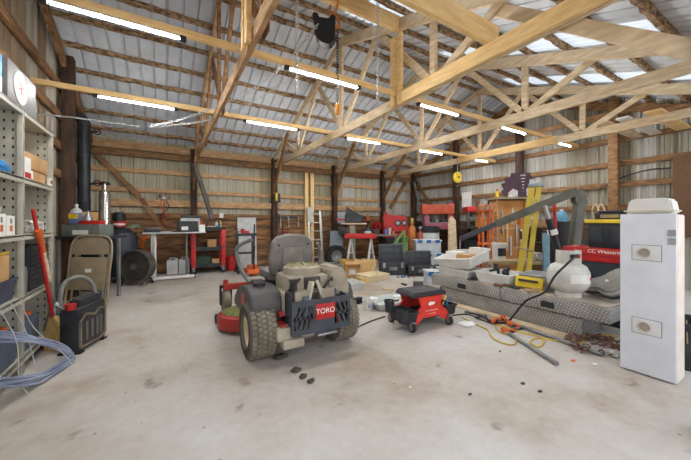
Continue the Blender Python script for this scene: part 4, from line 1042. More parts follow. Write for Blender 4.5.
# red compressor / welder with round gauges on a cart, green frame
rc = P(396, 222, 9.6); rc.z = 0
t = thing('compressor', 'red machine with two round black gauges beside the wall post', 'compressor', rc, CAMROT)
b = MB().prism([(-.42, .75), (-.42, 1.4), (-.34, 1.62), (-.3, 1.46), (.22, 1.46), (.34, 1.34), (.36, .75)], -.2, .2); bmesh.ops.bevel(b.bm, geom=list(b.bm.edges), offset=.025, segments=2, affect='EDGES')
b.build('housing', RED, t)
for x in (.02, .23): 
    q = MB().cyl((x, -.215, 1.22), (x, -.19, 1.22), .1, seg=24).build('gauge', BLACK, t); MB().cyl((x, -.22, 1.22), (x, -.21, 1.22), .055, seg=20).build('dial', STEEL, q)
MB().bb(-.35, .3, -.18, .18, 0, .76, .01).build('stand', DARK, t); MB().bb(-.2, .2, -.21, -.2, .9, .96, .004).build('grille', BLACK, t)
gp = P(404, 222, 8.4); gp.z = 0
t = thing('green_jack_stand', 'green tubular frame standing before the red compressor', 'stand', gp+Vector((-.12, 0, 0)), CAMROT)
MB().bar((-.28, 0, .5), (.1, 0, 1.02), .06, .05).bar((.1, 0, 1.0), (.1, 0, .1), .05, .05).bar((-.1, 0, .75), (-.02, .0, .1), .05, .05).build('frame', mat('light_green_paint', (126, 160, 88), .55), t); MB().bb(.02, .22, .03, .07, .2, .85, .01).build('green_panel', GREEN, t); MB().bb(-.2, .2, -.1, .12, 0, .1, .01).build('base', GREEN, t)
bp = P(383, 222, 8.9); bp.z = 0
t = thing('work_table', 'grey work table with tools before the post', 'table', bp, CAMROT)
MB().bb(-.4, .4, -.2, .2, .84, .88, .004).build('top', GREY, t)
for x in (-.36, .36):
    for y in (-.17, .17): MB().bb(x-.02, x+.02, y-.02, y+.02, 0, .84).build('leg', GREY, t)
for i, (x, m, hh, lb) in enumerate(((-.2, DARK, .14, 'long dark vise'), (.08, BLUE, .16, 'blue spray bottle'), (.2, LGREY, .2, 'pale spray bottle'), (.3, ORANGE, .1, 'orange tape box'))):
    q = thing('bench_item', lb+' on the grey work table', 'bottle' if 'bottle' in lb else 'tool', bp+Matrix.Rotation(CAMROT, 3, 'Z') @ Vector((x, -.02, .881)), CAMROT)
    MB().bb(-.1 if i == 0 else -.035, .1 if i == 0 else .035, -.04, .04, 0, hh, .012).build('body', m, q); MB().cyl((0, 0, hh), (0, 0, hh+.05), .02).build('nozzle', BLACK, q)
# pipe and orange/pink rack
solo('leaning_pole', MB().cyl(P(414, 182, 10.9), P(425, 232, 10.0), .035, seg=10), STEEL, 'shiny grey pole leaning in the back right corner', 'pipe')
rk = P(437, 222, 9.5); rk.z = 0
PINK = mat('faded_pink_paint', (170, 96, 112), .6, rgb2=(140, 72, 88))
t = thing('press_frame', 'pink steel frame with an orange top beam against the right wall', 'frame', rk, CAMROT)
MB().bb(-.5, .5, -.14, .14, 1.5, 1.8, .01).build('top_beam', mat('red_orange_paint', (198, 88, 52), .55, rgb2=(160, 66, 40)), t)
for x in (-.34, .42): MB().bb(x-.08, x+.08, -.08, .08, 0, 1.5 if x < 0 else 1.86, .006).build('upright', PINK, t)
MB().bb(-.4, .42, -.12, .12, 1.02, 1.22, .006).build('press_bed', PINK, t); MB().bb(-.4, .42, -.13, .1, 1.22, 1.25, .006).build('shelf', GREY, t)
for s in (-.34, .42): MB().bb(s-.06, s+.06, -.35, .35, 0, .06).build('foot', PINK, t)
for i, (x, m) in enumerate(((-.2, DARK), (-.02, STEEL), (.16, DARK))):
    q = thing('machine_part', ('left dark', 'middle shiny', 'right dark')[i]+' part on the pink frame shelf', 'part', rk+Matrix.Rotation(CAMROT, 3, 'Z') @ Vector((x, 0, 1.251)), .3*i)
    MB().lathe([(0, 0), (.07, 0), (.07, .05), (.04, .08), (.04, .13), (0, .13)], 14).build('body', m, q)
bd = P(452, 222, 8.7); bd.z = 0
solo('leaning_board', MB().prism([(-.12, .0), (-.1, 1.35), (.0, 1.42), (.1, 1.3), (.16, .0)], -.02, .02), PALEWOOD, 'pale wooden slab standing upright at the right of the pink frame', 'board', bd, CAMROT)
# =========================== right side ===========================
def tread_plate():
    m, nt, b = new_mat('diamond_tread_plate'); N, L = nt.nodes, nt.links
    tc = N.new('ShaderNodeTexCoord')
    outs = []
    for ang in (.785, -.785):
        mp = N.new('ShaderNodeMapping'); mp.inputs['Rotation'].default_value = (ang, ang*.6, ang); L.new(tc.outputs['Object'], mp.inputs[0])
        wv = N.new('ShaderNodeTexWave'); wv.inputs['Scale'].default_value = 13; wv.inputs['Distortion'].default_value = .3; L.new(mp.outputs[0], wv.inputs[0]); outs.append(wv)
    mu = N.new('ShaderNodeMath'); mu.operation = 'MULTIPLY'; L.new(outs[0].outputs['Fac'], mu.inputs[0]); L.new(outs[1].outputs['Fac'], mu.inputs[1])
    no = N.new('ShaderNodeTexNoise'); no.inputs['Scale'].default_value = 3; L.new(tc.outputs['Object'], no.inputs[0])
    cr = N.new('ShaderNodeValToRGB'); cr.color_ramp.elements[0].position = .1; cr.color_ramp.elements[0].color = lin((158, 157, 155)); cr.color_ramp.elements[1].position = .6; cr.color_ramp.elements[1].color = lin((198, 197, 193))
    L.new(mu.outputs[0], cr.inputs[0])
    r2 = N.new('ShaderNodeValToRGB'); r2.color_ramp.elements[0].position = .35; r2.color_ramp.elements[0].color = (.72, .68, .62, 1); r2.color_ramp.elements[1].position = .6; r2.color_ramp.elements[1].color = (1, 1, 1, 1); L.new(no.outputs['Fac'], r2.inputs[0])
    mx = N.new('ShaderNodeMix'); mx.data_type = 'RGBA'; mx.blend_type = 'MULTIPLY'; mx.inputs[0].default_value = .8; L.new(cr.outputs[0], mx.inputs[6]); L.new(r2.outputs[0], mx.inputs[7]); L.new(mx.outputs[2], b.inputs['Base Color'])
    bn = N.new('ShaderNodeBump'); bn.inputs['Strength'].default_value = .7; bn.inputs['Distance'].default_value = .01; L.new(mu.outputs[0], bn.inputs['Height']); L.new(bn.outputs[0], b.inputs['Normal'])
    b.inputs['Metallic'].default_value = .45; b.inputs['Roughness'].default_value = .45
    return m
TREAD = tread_plate()
DUSTTOP = mat('dusty_aluminium', (190, 178, 160), .75, .1, rgb2=(160, 150, 136), scale=5)
t = thing('truck_toolbox', 'long diamond-plate aluminium truck toolbox on the floor holding the white tubs and propane tank', 'toolbox', (4.1, 2.5, 0))
MB().bb(-.27, .24, -1.05, .85, .0, .235, .01).build('chest_body', TREAD, t)
for y0, y1 in ((-1.3, -.16), (-.15, 1.03)):
    l = MB().bb(-.31, .32, y0, y1, .225, .385, .012).build('lid', TREAD, t)
    MB().bb(-.29, .3, y0+.02, y1-.02, .384, .398, .006).build('lid_top', DUSTTOP, l)
    MB().bb(-.318, -.31, (y0+y1)/2-.07, (y0+y1)/2+.07, .26, .33, .004).build('latch_paddle', DARK, l)
MB().bb(-.29, -.27, -1.05, .85, .215, .225).build('seam_strip', DARK, t)
MB().bb(.1, .3, -1.32, -1.29, .24, .37, .008).build('end_bracket', TREAD, t)
solo('floor_board', MB().bb(-.07, .07, -1.1, 1.0, 0, .022, .003), PALEWOOD, 'pale plank lying along the foot of the truck toolbox', 'board', (3.74, 2.55, 0))
ZT = .4
def on_box(px, py): return G(px, py, ZT)
def white_tub(lb, loc, sx, sy, h, m, rz=0, fl=.86): 
    t = thing('storage_tub', lb, 'tub', loc, rz); MB().tub((0, 0, 0), sx, sy, h, fl=fl, rim=.016).build('body', m, t); return t
WT = mat('dusty_white_tub', (226, 226, 222), .5, rgb2=(206, 204, 196))
white_tub('lower white tub under the tilted one at the far end of the truck toolbox', (4.07, 3.16, ZT), .46, .6, .12, WT)
t = white_tub('tilted white tub heaped with cartons at the far end of the truck toolbox', (4.07, 3.12, ZT+.18), .5, .66, .17, WT); t.rotation_euler = (-.1, -.24, 0)
for i, (x, y, z, d, m, lb) in enumerate(((-.05, -.1, .01, (.2, .26, .15), CARD, 'tan carton in the heaped white tub'), (.02, .17, .01, (.22, .22, .18), PAPER, 'white carton standing in the heaped white tub'), (.13, -.18, .01, (.14, .26, .2), WHITE, 'white board-like carton at the back of the heaped white tub'))):
    q = thing('carton', lb, 'box', (4.07+x, 3.12+y, ZT+.19+z-.1*y+.24*x), .2-.15*i); MB().bb(-d[0]/2, d[0]/2, -d[1]/2, d[1]/2, 0, d[2], .004).build('body', m, q); MB().bb(-d[0]/2*.9, d[0]/2*.9, -.015, .015, d[2], d[2]+.002).build('tape', PALEWOOD, q)
g = on_box(498, 281); white_tub('white tub with black heat gun, middle one on the truck toolbox', (4.06, 2.5, ZT), .44, .5, .15, WT)
q = thing('heat_gun', 'black pistol-grip tool resting in the middle white tub', 'tool', (4.06, 2.42, ZT+.06), .4)
MB().cyl((-.1, 0, .1), (.08, 0, .13), .04).build('barrel', BLACK, q); MB().bar((.05, 0, .12), (.1, 0, -.03), .05, .05, bev=.008).build('grip', BLACK, q); MB().cyl((-.16, 0, .09), (-.1, 0, .1), .025).build('nozzle', DARK, q)
q = thing('spray_gun', 'small dark spray gun at the far side of the middle white tub', 'tool', (4.1, 2.6, ZT+.05), -.3)
MB().bar((-.1, 0, .1), (.06, 0, .12), .03, .03, bev=.004).build('barrel', DARK, q); MB().bar((.04, 0, .11), (.06, 0, -.03), .03, .03, bev=.004).build('grip', DARK, q); MB().cyl((0, 0, .11), (0, 0, .2), .03).build('cup', DARK, q)
white_tub('grey tub nearest the propane tank on the truck toolbox', (4.2, 2.04, ZT), .34, .36, .18, mat('dull_grey_tub', (184, 186, 186), .5, rgb2=(160, 162, 162)))
q = thing('yellow_case', 'yellow plastic tool case leaning in front of the grey tub', 'case', (3.94, 2.05, ZT), .1)
MB().box((0, 0, .085), (.05, .32, .14), rot=(0, .25, 0), bev=.015).build('body', YELLOW, q); MB().box((-.035, 0, .11), (.02, .22, .03), rot=(0, .25, 0)).build('dark_slot', DARK, q); MB().tube([(-.03, -.13, .02), (-.09, -.17, .012), (-.12, -.1, .012)], .012).build('handle_strap', YELLOW, q)
rnd = random.Random(8)
for i, (u, v, m, lb) in enumerate(((3.84, 2.24, DARK, 'dark bolt cluster before the yellow case'), (3.83, 2.36, mat('rusty_iron', (130, 90, 66), .8), 'rusty fitting at the foot of the middle tub'), (3.86, 1.95, mat('tan_strip', (200, 170, 120), .7), 'tan wood strip in front of the propane tank'), (3.86, 2.79, BLACK, 'black bracket between the two white tubs'))):
    q = thing('hardware', lb, 'hardware', (u, v, ZT), .3*i)
    for k in range(3): MB().bb(-.03+rnd.uniform(-.02, .02), .03, -.12+.07*k, -.06+.07*k+rnd.uniform(0, .03), 0, .015+rnd.uniform(0, .03), .004).build('piece', m, q)
# propane tank
pl = Vector((3.98, 1.64, ZT))
PROP = mat('propane_grey_white', (212, 210, 202), .4, rgb2=(190, 188, 180))
t = thing('propane_tank', 'grey-white propane tank standing on the near end of the truck toolbox', 'propane tank', pl, CAMROT); t.scale = (.9, .9, .97)
MB().lathe([(.11, 0), (.14, 0), (.14, .05), (.13, .06), (.19, .09), (.225, .15), (.23, .22), (.225, .29), (.19, .36), (.12, .4), (0, .41)], 28).build('cylinder', PROP, t)
c = MB()
vs = [(.13*math.cos(a), .13*math.sin(a)) for a in [math.radians(d) for d in range(-200, 21, 20)]]
for i in range(len(vs)-1): c.bar((vs[i][0], vs[i][1], .47), (vs[i+1][0], vs[i+1][1], .47), .012, .15)
c.build('collar', PROP, t)
MB().cyl((0, 0, .4), (0, 0, .47), .025).build('valve', mat('brass_valve', (180, 150, 84), .4, .7), t)
MB().bb(-.07, .05, -.139, -.128, .46, .505, .01).build('collar_opening', BLACK, t); MB().bb(-.03, .04, -.144, -.135, .47, .495, .006).build('red_handle', RED, t)
tg = MB(); 
for a0 in range(-120, -60, 12):
    a, b2 = math.radians(a0), math.radians(a0+12)
    tg._add([(.233*math.cos(a), .233*math.sin(a), .18), (.233*math.cos(b2), .233*math.sin(b2), .18), (.233*math.cos(b2), .233*math.sin(b2), .28), (.233*math.cos(a), .233*math.sin(a), .28)], [[0, 1, 2, 3]])
tg.build('paper_label', PAPER, t)
dm = MB().box((0, 0, 0), (.035, .003, .035), rot=(0, .785, 0)).build('hazard_diamond', RED, t); dm.location = (.13, -.198, .235); dm.rotation_euler.z = .55
solo('gas_hose', MB().tube(smooth_path([pl+Vector((-.02, -.1, .49)), pl+Vector((-.18, -.1, .43)), pl+Vector((-.26, .02, .25)), pl+Vector((-.32, .1, .06)), (3.745, 1.98, .3), (3.715, 2.1, .12), (3.6, 2.15, .013), (3.45, 2.3, .013)], 6), .012), BLACK, 'black hose hanging from the propane tank over the toolbox front', 'hose')
# dusty triangular lid
GL = mat('dusty_grey_lid', (156, 152, 144), .65, .1, rgb2=(124, 120, 112))
t = thing('triangular_lid', 'dusty grey triangular cover with pale knob at the near end of the truck toolbox', 'lid', (4.2, 1.34, ZT+.005), -.5)
def rounded_tri(s): 
    out = []
    for k in range(36):
        a = k*PI/18; r = s*(1+.26*math.cos(3*a)); out.append((r*math.cos(a), r*math.sin(a)))
    return out
tm = Matrix.Translation((0, 0, .165)) @ Matrix.Rotation(-.65, 4, 'Y')
for nm, s, z0, z1, m in (('rim', .22, -.02, 0, DARK), ('shell', .205, 0, .02, GL), ('raised_centre', .155, .02, .035, GL)):
    b = MB().prism(rounded_tri(s), z0, z1, 'z')
    for v in b.bm.verts: v.co = tm @ v.co
    b.build(nm, m, t)
b = MB().lathe([(0, .035), (.016, .035), (.012, .05), (0, .052)], 12)
for v in b.bm.verts: v.co = tm @ v.co
b.build('knob', PAPER, t)
b = MB(); crumple(b, (0, 0, .02), (.18, .3, .04), .1, seed=31); solo('rag', b, mat('tan_rag', (178, 170, 148), .9), 'tan rag lying behind the triangular cover', 'rag', (4.34, 1.4, ZT))

# tall white cabinet with vents
CAB = mat('white_enamel', (218, 220, 226), .35, rgb2=(208, 210, 215))
t = thing('white_cabinet', 'tall narrow white cabinet panel with two round vents at the right', 'cabinet', (3.36, .825, 0), 0)
MB().bb(0, .2, -.17, .17, .004, 1.31, .018).build('body', mat('aged_white_side', (226, 216, 206), .5, rgb2=(210, 196, 184)), t)
d = MB().bb(-.022, .0, -.165, .165, .012, 1.315, .006).build('front_panel', CAB, t)
for z in (.4, 1.0):
    MB().bb(-.0235, -.022, -.09, .09, z-.065, z+.065).build('vent_outline', mat('outline_grey', (150, 148, 144), .7), d)  # slightly larger grey plate, drawn as a dark outline around the vent plate
    v_ = MB().bb(-.027, -.022, -.085, .085, z-.06, z+.06, .002).build('vent_plate', mat('ivory_plate', (216, 217, 216), .5, rgb2=(208, 208, 206)), d)
    MB().lathe([(.04, 0), (.046, .006), (.036, .01), (.034, 0), (.04, 0)], 22, M=Matrix.Rotation(-PI/2, 4, 'Y')).build('vent_ring', mat('ivory_ring', (220, 214, 202), .5), v_).location = (-.027, 0.01, z)
    vb = MB()
    for k in range(5): vb.box((-.03, .01, z-.024+k*.012), (.006, .068 if k in (1, 2, 3) else .05, .005))
    MB().cyl((-.0262, .01, z), (-.0285, .01, z), .035, seg=20).build('vent_hole', mat('vent_brown', (164, 144, 118), .9), v_)  # light brown disc filling the vent oval behind the louvres
    vb.build('louvres', mat('ivory_louvre', (206, 198, 182), .5), v_)
for z in (1.14, 1.075): MB().bb(-.026, -.022, -.165, -.12, z, z+.05).build('grey_tape', mat('grey_tape', (164, 164, 162), .5), d)
t = thing('cooler_lid', 'white plastic cooler lid lying on top of the tall white cabinet', 'lid', (3.45, .82, 1.312), 0)
b = MB().prism([(-.14, 0), (-.14, .03), (-.125, .115), (-.1, .13), (.1, .13), (.12, .115), (.135, .03), (.135, 0)], -.09, .09, 'x'); bmesh.ops.bevel(b.bm, geom=list(b.bm.edges), offset=.012, segments=2, affect='EDGES'); b.build('shell', WHITE, t)
MB().bb(-.1, .1, -.15, .15, .022, .034, .004).build('rim', mat('ivory_rim', (226, 216, 190), .5), t)
t = thing('planter', 'dark plastic pot of dry stalks behind the tall white cabinet at the right edge', 'pot', (3.92, .72, 0))
MB().lathe([(0, 0), (.17, 0), (.2, .36), (.215, .36), (.215, .4), (.19, .4), (.16, .02), (0, .02)], 22).build('pot', DARK, t)
rnd = random.Random(4)
for k in range(14):
    a = rnd.uniform(0, 6.28); MB().tube([(.1*math.cos(a), .1*math.sin(a), .05), (.15*math.cos(a), .15*math.sin(a), .42), (.24*math.cos(a), .24*math.sin(a), .3+rnd.uniform(-.15, .2))], .005, 5).build('dry_stalk', mat('dry_stalk', (168, 154, 110), .9), t)
solo('pegboard', MB().bb(-.015, .015, -.62, .52, 0, 1.5, .004), mat('brown_pegboard', (116, 84, 58), .7, rgb2=(98, 70, 48), scale=30), 'brown pegboard sheet standing against the right wall at the picture edge', 'pegboard', (U1-.08, 1.13, .98))
solo('black_rod', MB().tube(smooth_path([P(600, 188, 6.5), P(622, 177.5, 6.2), P(639, 172, 5.97), P(655, 169, 5.76), P(671, 168, 5.58)], 6), .014), BLACK, 'thin black rod bowed across the right wall girts', 'rod')
# red topped chest and yellow lid tote
rt = Vector((4.54, 1.5, 0)); RZ = -PI/2
t = thing('work_chest', 'dark steel chest with a red lettered top edge behind the propane tank', 'chest', rt, RZ)
NAVYK = mat('blue_black_steel', (48, 56, 64), .5, rgb2=(36, 42, 48))
MB().bb(-.42, .55, .02, .42, .02, .78, .01).build('body', NAVYK, t)
hd = MB().bb(-.44, .57, .0, .44, .76, .93, .012).build('red_top', RED, t)
MB().bb(-.44, .57, -.005, .0, .835, .845).build('edge_groove', mat('dark_red', (140, 30, 32), .5), hd)
lettering('white_lettering', 'CC Western', .06, PAPER, hd, (-.0, -.0015, .888), (PI/2, 0, 0))
def on_chest(x, y): return Vector(rt)+Matrix.Rotation(RZ, 3, 'Z') @ Vector((x, y, .931))
t = thing('lidded_tote', 'black storage tote with a yellow lid on the red-topped chest', 'tote', on_chest(.12, .22), RZ)
MB().bb(-.29, .4, -.18, .2, 0, .31, .02).build('body', BLACK, t)
for x in (-.2, 0, .2): MB().bb(x-.06, x+.06, -.188, -.18, .06, .25, .008).build('side_panel', NAVYK, t)
MB().bb(-.32, .43, -.21, .23, .305, .35, .012).build('yellow_lid', YELLOW, t)
t = thing('tool_box', 'black flat tool box lying on the yellow tote lid', 'box', on_chest(.02, .25)+Vector((0, 0, .351)), RZ)
MB().bb(-.16, .14, -.1, .1, 0, .08, .008).build('body', BLACK, t); MB().bb(-.14, .12, -.09, .09, .08, .11, .02).build('lid', DARK, t); MB().bb(-.1, .08, -.104, -.1, .02, .06).build('printed_label', mat('tan_label', (160, 140, 100), .6), t)
t = thing('small_camera_box', 'small black box with white face on the end of the yellow tote lid', 'box', on_chest(.2, .25)+Vector((0, 0, .351)), RZ); MB().bb(-.05, .05, -.05, .05, 0, .09, .008).build('body', BLACK, t); MB().bb(-.04, .0, -.053, -.05, .03, .075).build('face', PAPER, t)
t = thing('wire_stand', 'tan bent wire stand on the tote lid beside the black tool box', 'stand', on_chest(-.14, .25)+Vector((0, 0, .351)), RZ)
for k in range(2): MB().tube(smooth_path([(-.04+.06*k, 0, .008), (-.06+.06*k, 0, .12), (-.02+.06*k, 0, .2), (.04+.06*k, 0, .008)], 5), .008, 6).build('loop', PALEWOOD, t)
# engine hoist
HO = mat('hoist_grey_green', (104, 104, 94), .5, .2, rgb2=(84, 84, 76))
hb = P(568, 222, 4.75); hb.z = 0
t = thing('engine_hoist', 'grey-green engine hoist whose long boom slopes down to the left', 'hoist', hb, CAMROT)
iv = (Matrix.Translation(hb) @ Matrix.Rotation(CAMROT, 4, 'Z')).inverted()
def hl(px, py, Y): return iv @ P(px, py, Y)
elb, tip, mid = hl(579, 190, 4.75), hl(460, 239, 5.4), hl(496, 224, 5.2)
MB().bar(hl(580, 196, 4.75), (0, 0, .1), .12, .12, bev=.008).build('mast', HO, t)
MB().bar(hl(578, 206, 4.84), (.1, .1, .1), .06, .06, bev=.006).build('mast_brace', HO, t)
MB().prism([(-.09, -.1), (-.1, .06), (-.02, .12), (.06, .05), (.1, -.12), (.02, -.16)], -.055, .055).build('pivot_plate', HO, t).location = hl(579, 196, 4.75)
MB().bar(hl(577, 191, 4.72), mid, .1, .13, bev=.006).build('boom', HO, t)
MB().bar(mid+(elb-mid)*.1, tip, .07, .085, bev=.004).build('boom_extension', mat('dark_boom', (62, 64, 70), .5), t)
MB().tube([tip, tip-Vector((0, 0, .08)), tip-Vector((0, 0, .32))], .012, 6).build('hook_chain', STEEL, t)
r0, r1 = hl(545, 206, 4.62), hl(560, 258, 4.62)
MB().cyl(r0+(r1-r0)*.25, r1, .05, seg=14).build('hydraulic_ram', BLACK, t); MB().cyl(r0, r0+(r1-r0)*.3, .028).build('ram_rod', STEEL, t); MB().bar(r0+(r1-r0)*.45, r0+(r1-r0)*.55, .11, .09).build('ram_label', PAPER, t)
MB().bar(r1, (0, -.02, .62), .05, .05).build('ram_bracket', HO, t)
for s in (-1, 1):
    MB().bar((-.05, s*.25, .07), (-.35 if s < 0 else -.45, s*.3, .07), .07, .07, bev=.005).build('base_leg', HO, t)
MB().bar((-.03, -.3, .07), (-.03, .3, .07), .08, .08).build('base_bar', HO, t)
for x, y in ((-.33, -.3), (-.43, .3), (-.03, -.26), (-.03, .26)): MB().cyl((x, y-.015, .035), (x, y+.015, .035), .035).build('caster', RUBBER, t)
# yellow step ladder
LY = mat('fiberglass_yellow', (226, 204, 84), .5, rgb2=(206, 180, 66))
lp = P(523.5, 222, 5.33); lp.z = 0
t = thing('step_ladder', 'yellow fibreglass step ladder standing folded before the wooden tool panel', 'ladder', lp, CAMROT-.54)
def lbar(p, q, w, h, nm, m): MB().bar(p, q, w, h, up=(0, 1, 0), bev=.004).build(nm, m, t)
for y in (-.1, .1):
    lbar((-.1, y*1.5, 0), (.13, y, 1.87), .095, .03, 'front_rail', LY)
    lbar((.04, y*1.4, 0), (.23, y, 1.86), .075, .03, 'rear_rail', LY)
for k in range(6):
    z = .28+k*.27; x = -.1+.23*z/1.87
    lbar((x, -.17, z), (x, .21, z), .07, .025, 'step', ALU)
MB().bb(.07, .29, -.17, .21, 1.86, 1.91, .01).build('top_cap', mat('pale_ladder_cap', (150, 170, 190), .5), t)
lbar((-.05, -.16, .8), (.14, -.15, .75), .02, .012, 'spreader', STEEL)
MB().prism([(-.02, 0), (.02, 0), (.02, .14), (-.02, .14)], -.006, .0).build('rail_label', DARK, t).location = (-.04, -.2, .95)
# tan wooden tool panel with shelf and the cutout
wp = P(511, 222, 6.25); wp.z = 0
TANP = mat('honey_plywood', (202, 146, 78), .6, rgb2=(178, 120, 60), scale=3, stretch=(3, 3, .6))
t = thing('tool_cabinet', 'tall honey-coloured plywood tool panel with hanging tools', 'cabinet', wp, CAMROT)
MB().bb(-.31, .3, .0, .26, .1, 1.7, .006).build('back_board', TANP, t)
for x in (-.3, .29): MB().bb(x-.02, x+.02, -.05, .28, 0, 1.72, .004).build('side_post', MIDWOOD, t)
MB().bb(-.38, .4, -.12, .3, 1.72, 1.76, .004).build('top_shelf', mat('grey_board', (170, 158, 130), .7, rgb2=(140, 126, 100)), t)
rnd = random.Random(6)
for k, (x, z, l, m) in enumerate(((-.2, 1.5, .5, STEEL), (-.1, 1.35, .7, PALEWOOD), (.02, 1.55, .35, LGREY), (.1, 1.2, .45, STEEL), (.18, 1.5, .3, ORANGE), (-.02, .95, .4, LGREY), (.2, 1.1, .5, WHITE))):
    MB().bar((x, -.025, z), (x+rnd.uniform(-.02, .02), -.025, z-l), .03, .025, bev=.004).build('hanging_tool', m, t)
for z in (1.1, .7, .4): MB().bb(-.28, .27, -.03, .0, z, z+.03).build('cross_rail', MIDWOOD, t)
b = MB().prism([(-.28, 0), (-.4, .12), (-.34, .16), (-.4, .26), (-.31, .29), (-.33, .38), (-.22, .4), (-.18, .47), (-.06, .47), (.04, .52), (.12, .46), (.22, .48), (.26, .4), (.34, .36), (.36, .26), (.4, .18), (.34, .02), (.22, 0)], -.008, .008)
t = thing('metal_cutout', 'dark maroon feather-edged metal cutout with pale patches on the tool panel top', 'sign', Vector(wp)+Matrix.Rotation(CAMROT, 3, 'Z') @ Vector((.2, .05, 1.761)), CAMROT)
t.scale = (.95, 1, 1.1)
b.build('plate', mat('dark_maroon_metal', (70, 44, 56), .5, rgb2=(54, 34, 44)), t)
PT = mat('pale_patch', (206, 206, 206), .6, rgb2=(170, 168, 168), scale=14)
MB().prism([(-.26, .0), (-.24, .1), (-.14, .17), (-.04, .13), (-.04, .02)], -.014, -.008).build('pale_patch', PT, t)
MB().prism([(.16, .03), (.15, .16), (.22, .22), (.22, .34), (.31, .36), (.37, .27), (.34, .19), (.28, .15), (.28, .05)], -.014, -.008).build('pale_patch', PT, t)
for k in range(6): MB().bar((.02+.012*k, -.012, .42-.06*k), (.13-.01*k, -.012, .43-.06*k), .006, .018).build('pale_slot', PT, t)
MB().bar((-.03, .02, 0), (-.02, .02, .6), .03, .03).build('support_post', POSTW, t)
q = thing('spray_can', 'yellow and red spray can standing on the tool panel shelf', 'can', Vector(wp)+Matrix.Rotation(CAMROT, 3, 'Z') @ Vector((-.3, -.02, 1.761))); MB().cyl((0, 0, 0), (0, 0, .13), .03).build('body', YELLOW, q); MB().cyl((0, 0, .13), (0, 0, .17), .02).build('cap', RED, q)
# orange stand
op = P(486.5, 222, 6.25); op.z = 0
t = thing('orange_rack', 'orange tubular steel rack left of the plywood tool panel', 'rack', op, CAMROT)
for x in (-.11, .08):
    for y in (-.08, .1): MB().bb(x-.018, x+.018, y-.018, y+.018, 0, 1.5, .004).build('upright', ORANGE, t)
for z in (.08, .78, 1.47): MB().bb(-.14, .11, -.1, .12, z, z+.035, .004).build('cross_frame', ORANGE, t)
for k in range(4): MB().tube(smooth_path([(-.18+.09*k, -.12, 1.52), (-.2+.1*k, -.16, 1.6), (-.1+.08*k, -.05, 1.58)], 5), .018, 6).build('hung_strap', mat('orange_strap', (226, 140, 90), .7), t)
# bucket
q = P(499, 222, 5.72); q.z = .531
t = thing('bucket', 'white bucket with dark label on the low bench below the plywood tool panel', 'bucket', q, CAMROT)
MB().lathe([(0, 0), (.11, 0), (.125, .28), (.135, .28), (.135, .32), (.12, .32), (.1, .02), (0, .02)], 22).build('pail', WHITE, t); MB().bb(-.08, .07, -.126, -.112, .08, .23, .006).build('dark_label', DARK, t); MB().tube(arc((.02, 0, .3), .125, 15, 165, 10, 'xz'), .006, 6).build('bail_handle', STEEL, t)
lw = P(515, 222, 5.72); lw.z = 0
t = thing('low_bench', 'low tan wooden bench behind the truck toolbox carrying the white bucket', 'bench', lw, CAMROT)
TANB = mat('tan_bench', (186, 164, 130), .75, rgb2=(160, 138, 106))
MB().bb(-.6, .55, -.18, .16, .46, .53, .005).build('seat_board', TANB, t)
for x in (-.5, .45): MB().bb(x-.04, x+.04, -.15, .13, 0, .46, .004).build('leg_board', TANB, t)
q = thing('cloth_heap', 'crumpled pale cloth heap on the low tan bench right of the ladder', 'cloth', lw+Matrix.Rotation(CAMROT, 3, 'Z') @ Vector((.38, -.02, .531)))
b = MB(); crumple(b, (0, 0, .07), (.3, .2, .14), .12, seed=51); b.build('body', mat('pale_cloth', (196, 204, 208), .9, rgb2=(170, 160, 150)), q)
bt = P(561, 222, 6.1); bt.z = 0
t = thing('trash_bin', 'black bin with a blue jug on it behind the hoist mast', 'bin', bt, CAMROT)
MB().lathe([(0, 0), (.2, 0), (.24, 1.2), (.25, 1.2), (.25, 1.26), (.22, 1.26), (.19, 1.2), (0, 1.2)], 22).build('pail', BLACK, t)
t = thing('blue_jug', 'blue and white jug standing in the top of the black bin', 'jug', bt+Vector((.02, 0, 1.201)))
MB().lathe([(0, 0), (.11, 0), (.12, .12), (.08, .24), (.03, .28), (0, .28)], 18).build('body', mat('sky_blue_plastic', (110, 170, 204), .5), t); MB().cyl((0, 0, .27), (0, 0, .31), .03).build('cap', WHITE, t)
solo('red_pole', MB().cyl(P(558, 222, 5.75)-Vector((0, 0, 1.25)), P(554, 196, 5.75), .03, seg=10), RED, 'upright red pole beside the black bin behind the hoist ram', 'pole')
solo('blue_plank', MB().bb(-.06, .06, -.02, .02, 0, 1.05, .004), mat('faded_blue_paint', (128, 166, 186), .7), 'faded blue plank standing upright behind the hoist ram', 'board', P(546, 222, 5.5)-Vector((0, 0, 1.25)), CAMROT)
# back bench along the right wall with the drill press
t = thing('wall_bench', 'long dark workbench along the right wall', 'workbench', (7.62, 5.3, 0))
MB().bb(-.3, .38, -1.75, .68, 1.06, 1.12, .005).build('bench_top', mat('dark_bench_top', (78, 70, 62), .7), t)
for y in (-1.7, -.5, .62):
    for x in (-.26, .34): MB().bb(x-.04, x+.04, y-.04, y+.04, 0, 1.06).build('leg', POSTW, t)
MB().bb(-.28, .36, -1.7, .62, .4, .44).build('lower_shelf', POSTW, t)
t = thing('drill_press', 'red-headed drill press on the wall bench', 'drill press', (7.72, 5.72, 1.121), CAMROT)
MB().bb(-.14, .14, -.18, .14, 0, .05, .006).build('base', DARK, t); MB().cyl((0, .06, .04), (0, .06, .5), .035).build('column', STEEL, t); MB().bb(-.14, .14, -.2, .18, .42, .58, .03).build('head', RED, t); MB().cyl((0, -.12, .28), (0, -.12, .44), .04).build('chuck', BLACK, t); MB().tube([(.16, -.1, .48), (.24, -.14, .42)], .012).build('feed_handle', BLACK, t); MB().bb(-.1, .1, -.2, .04, .2, .23, .004).build('table', DARK, t)
rnd = random.Random(9)
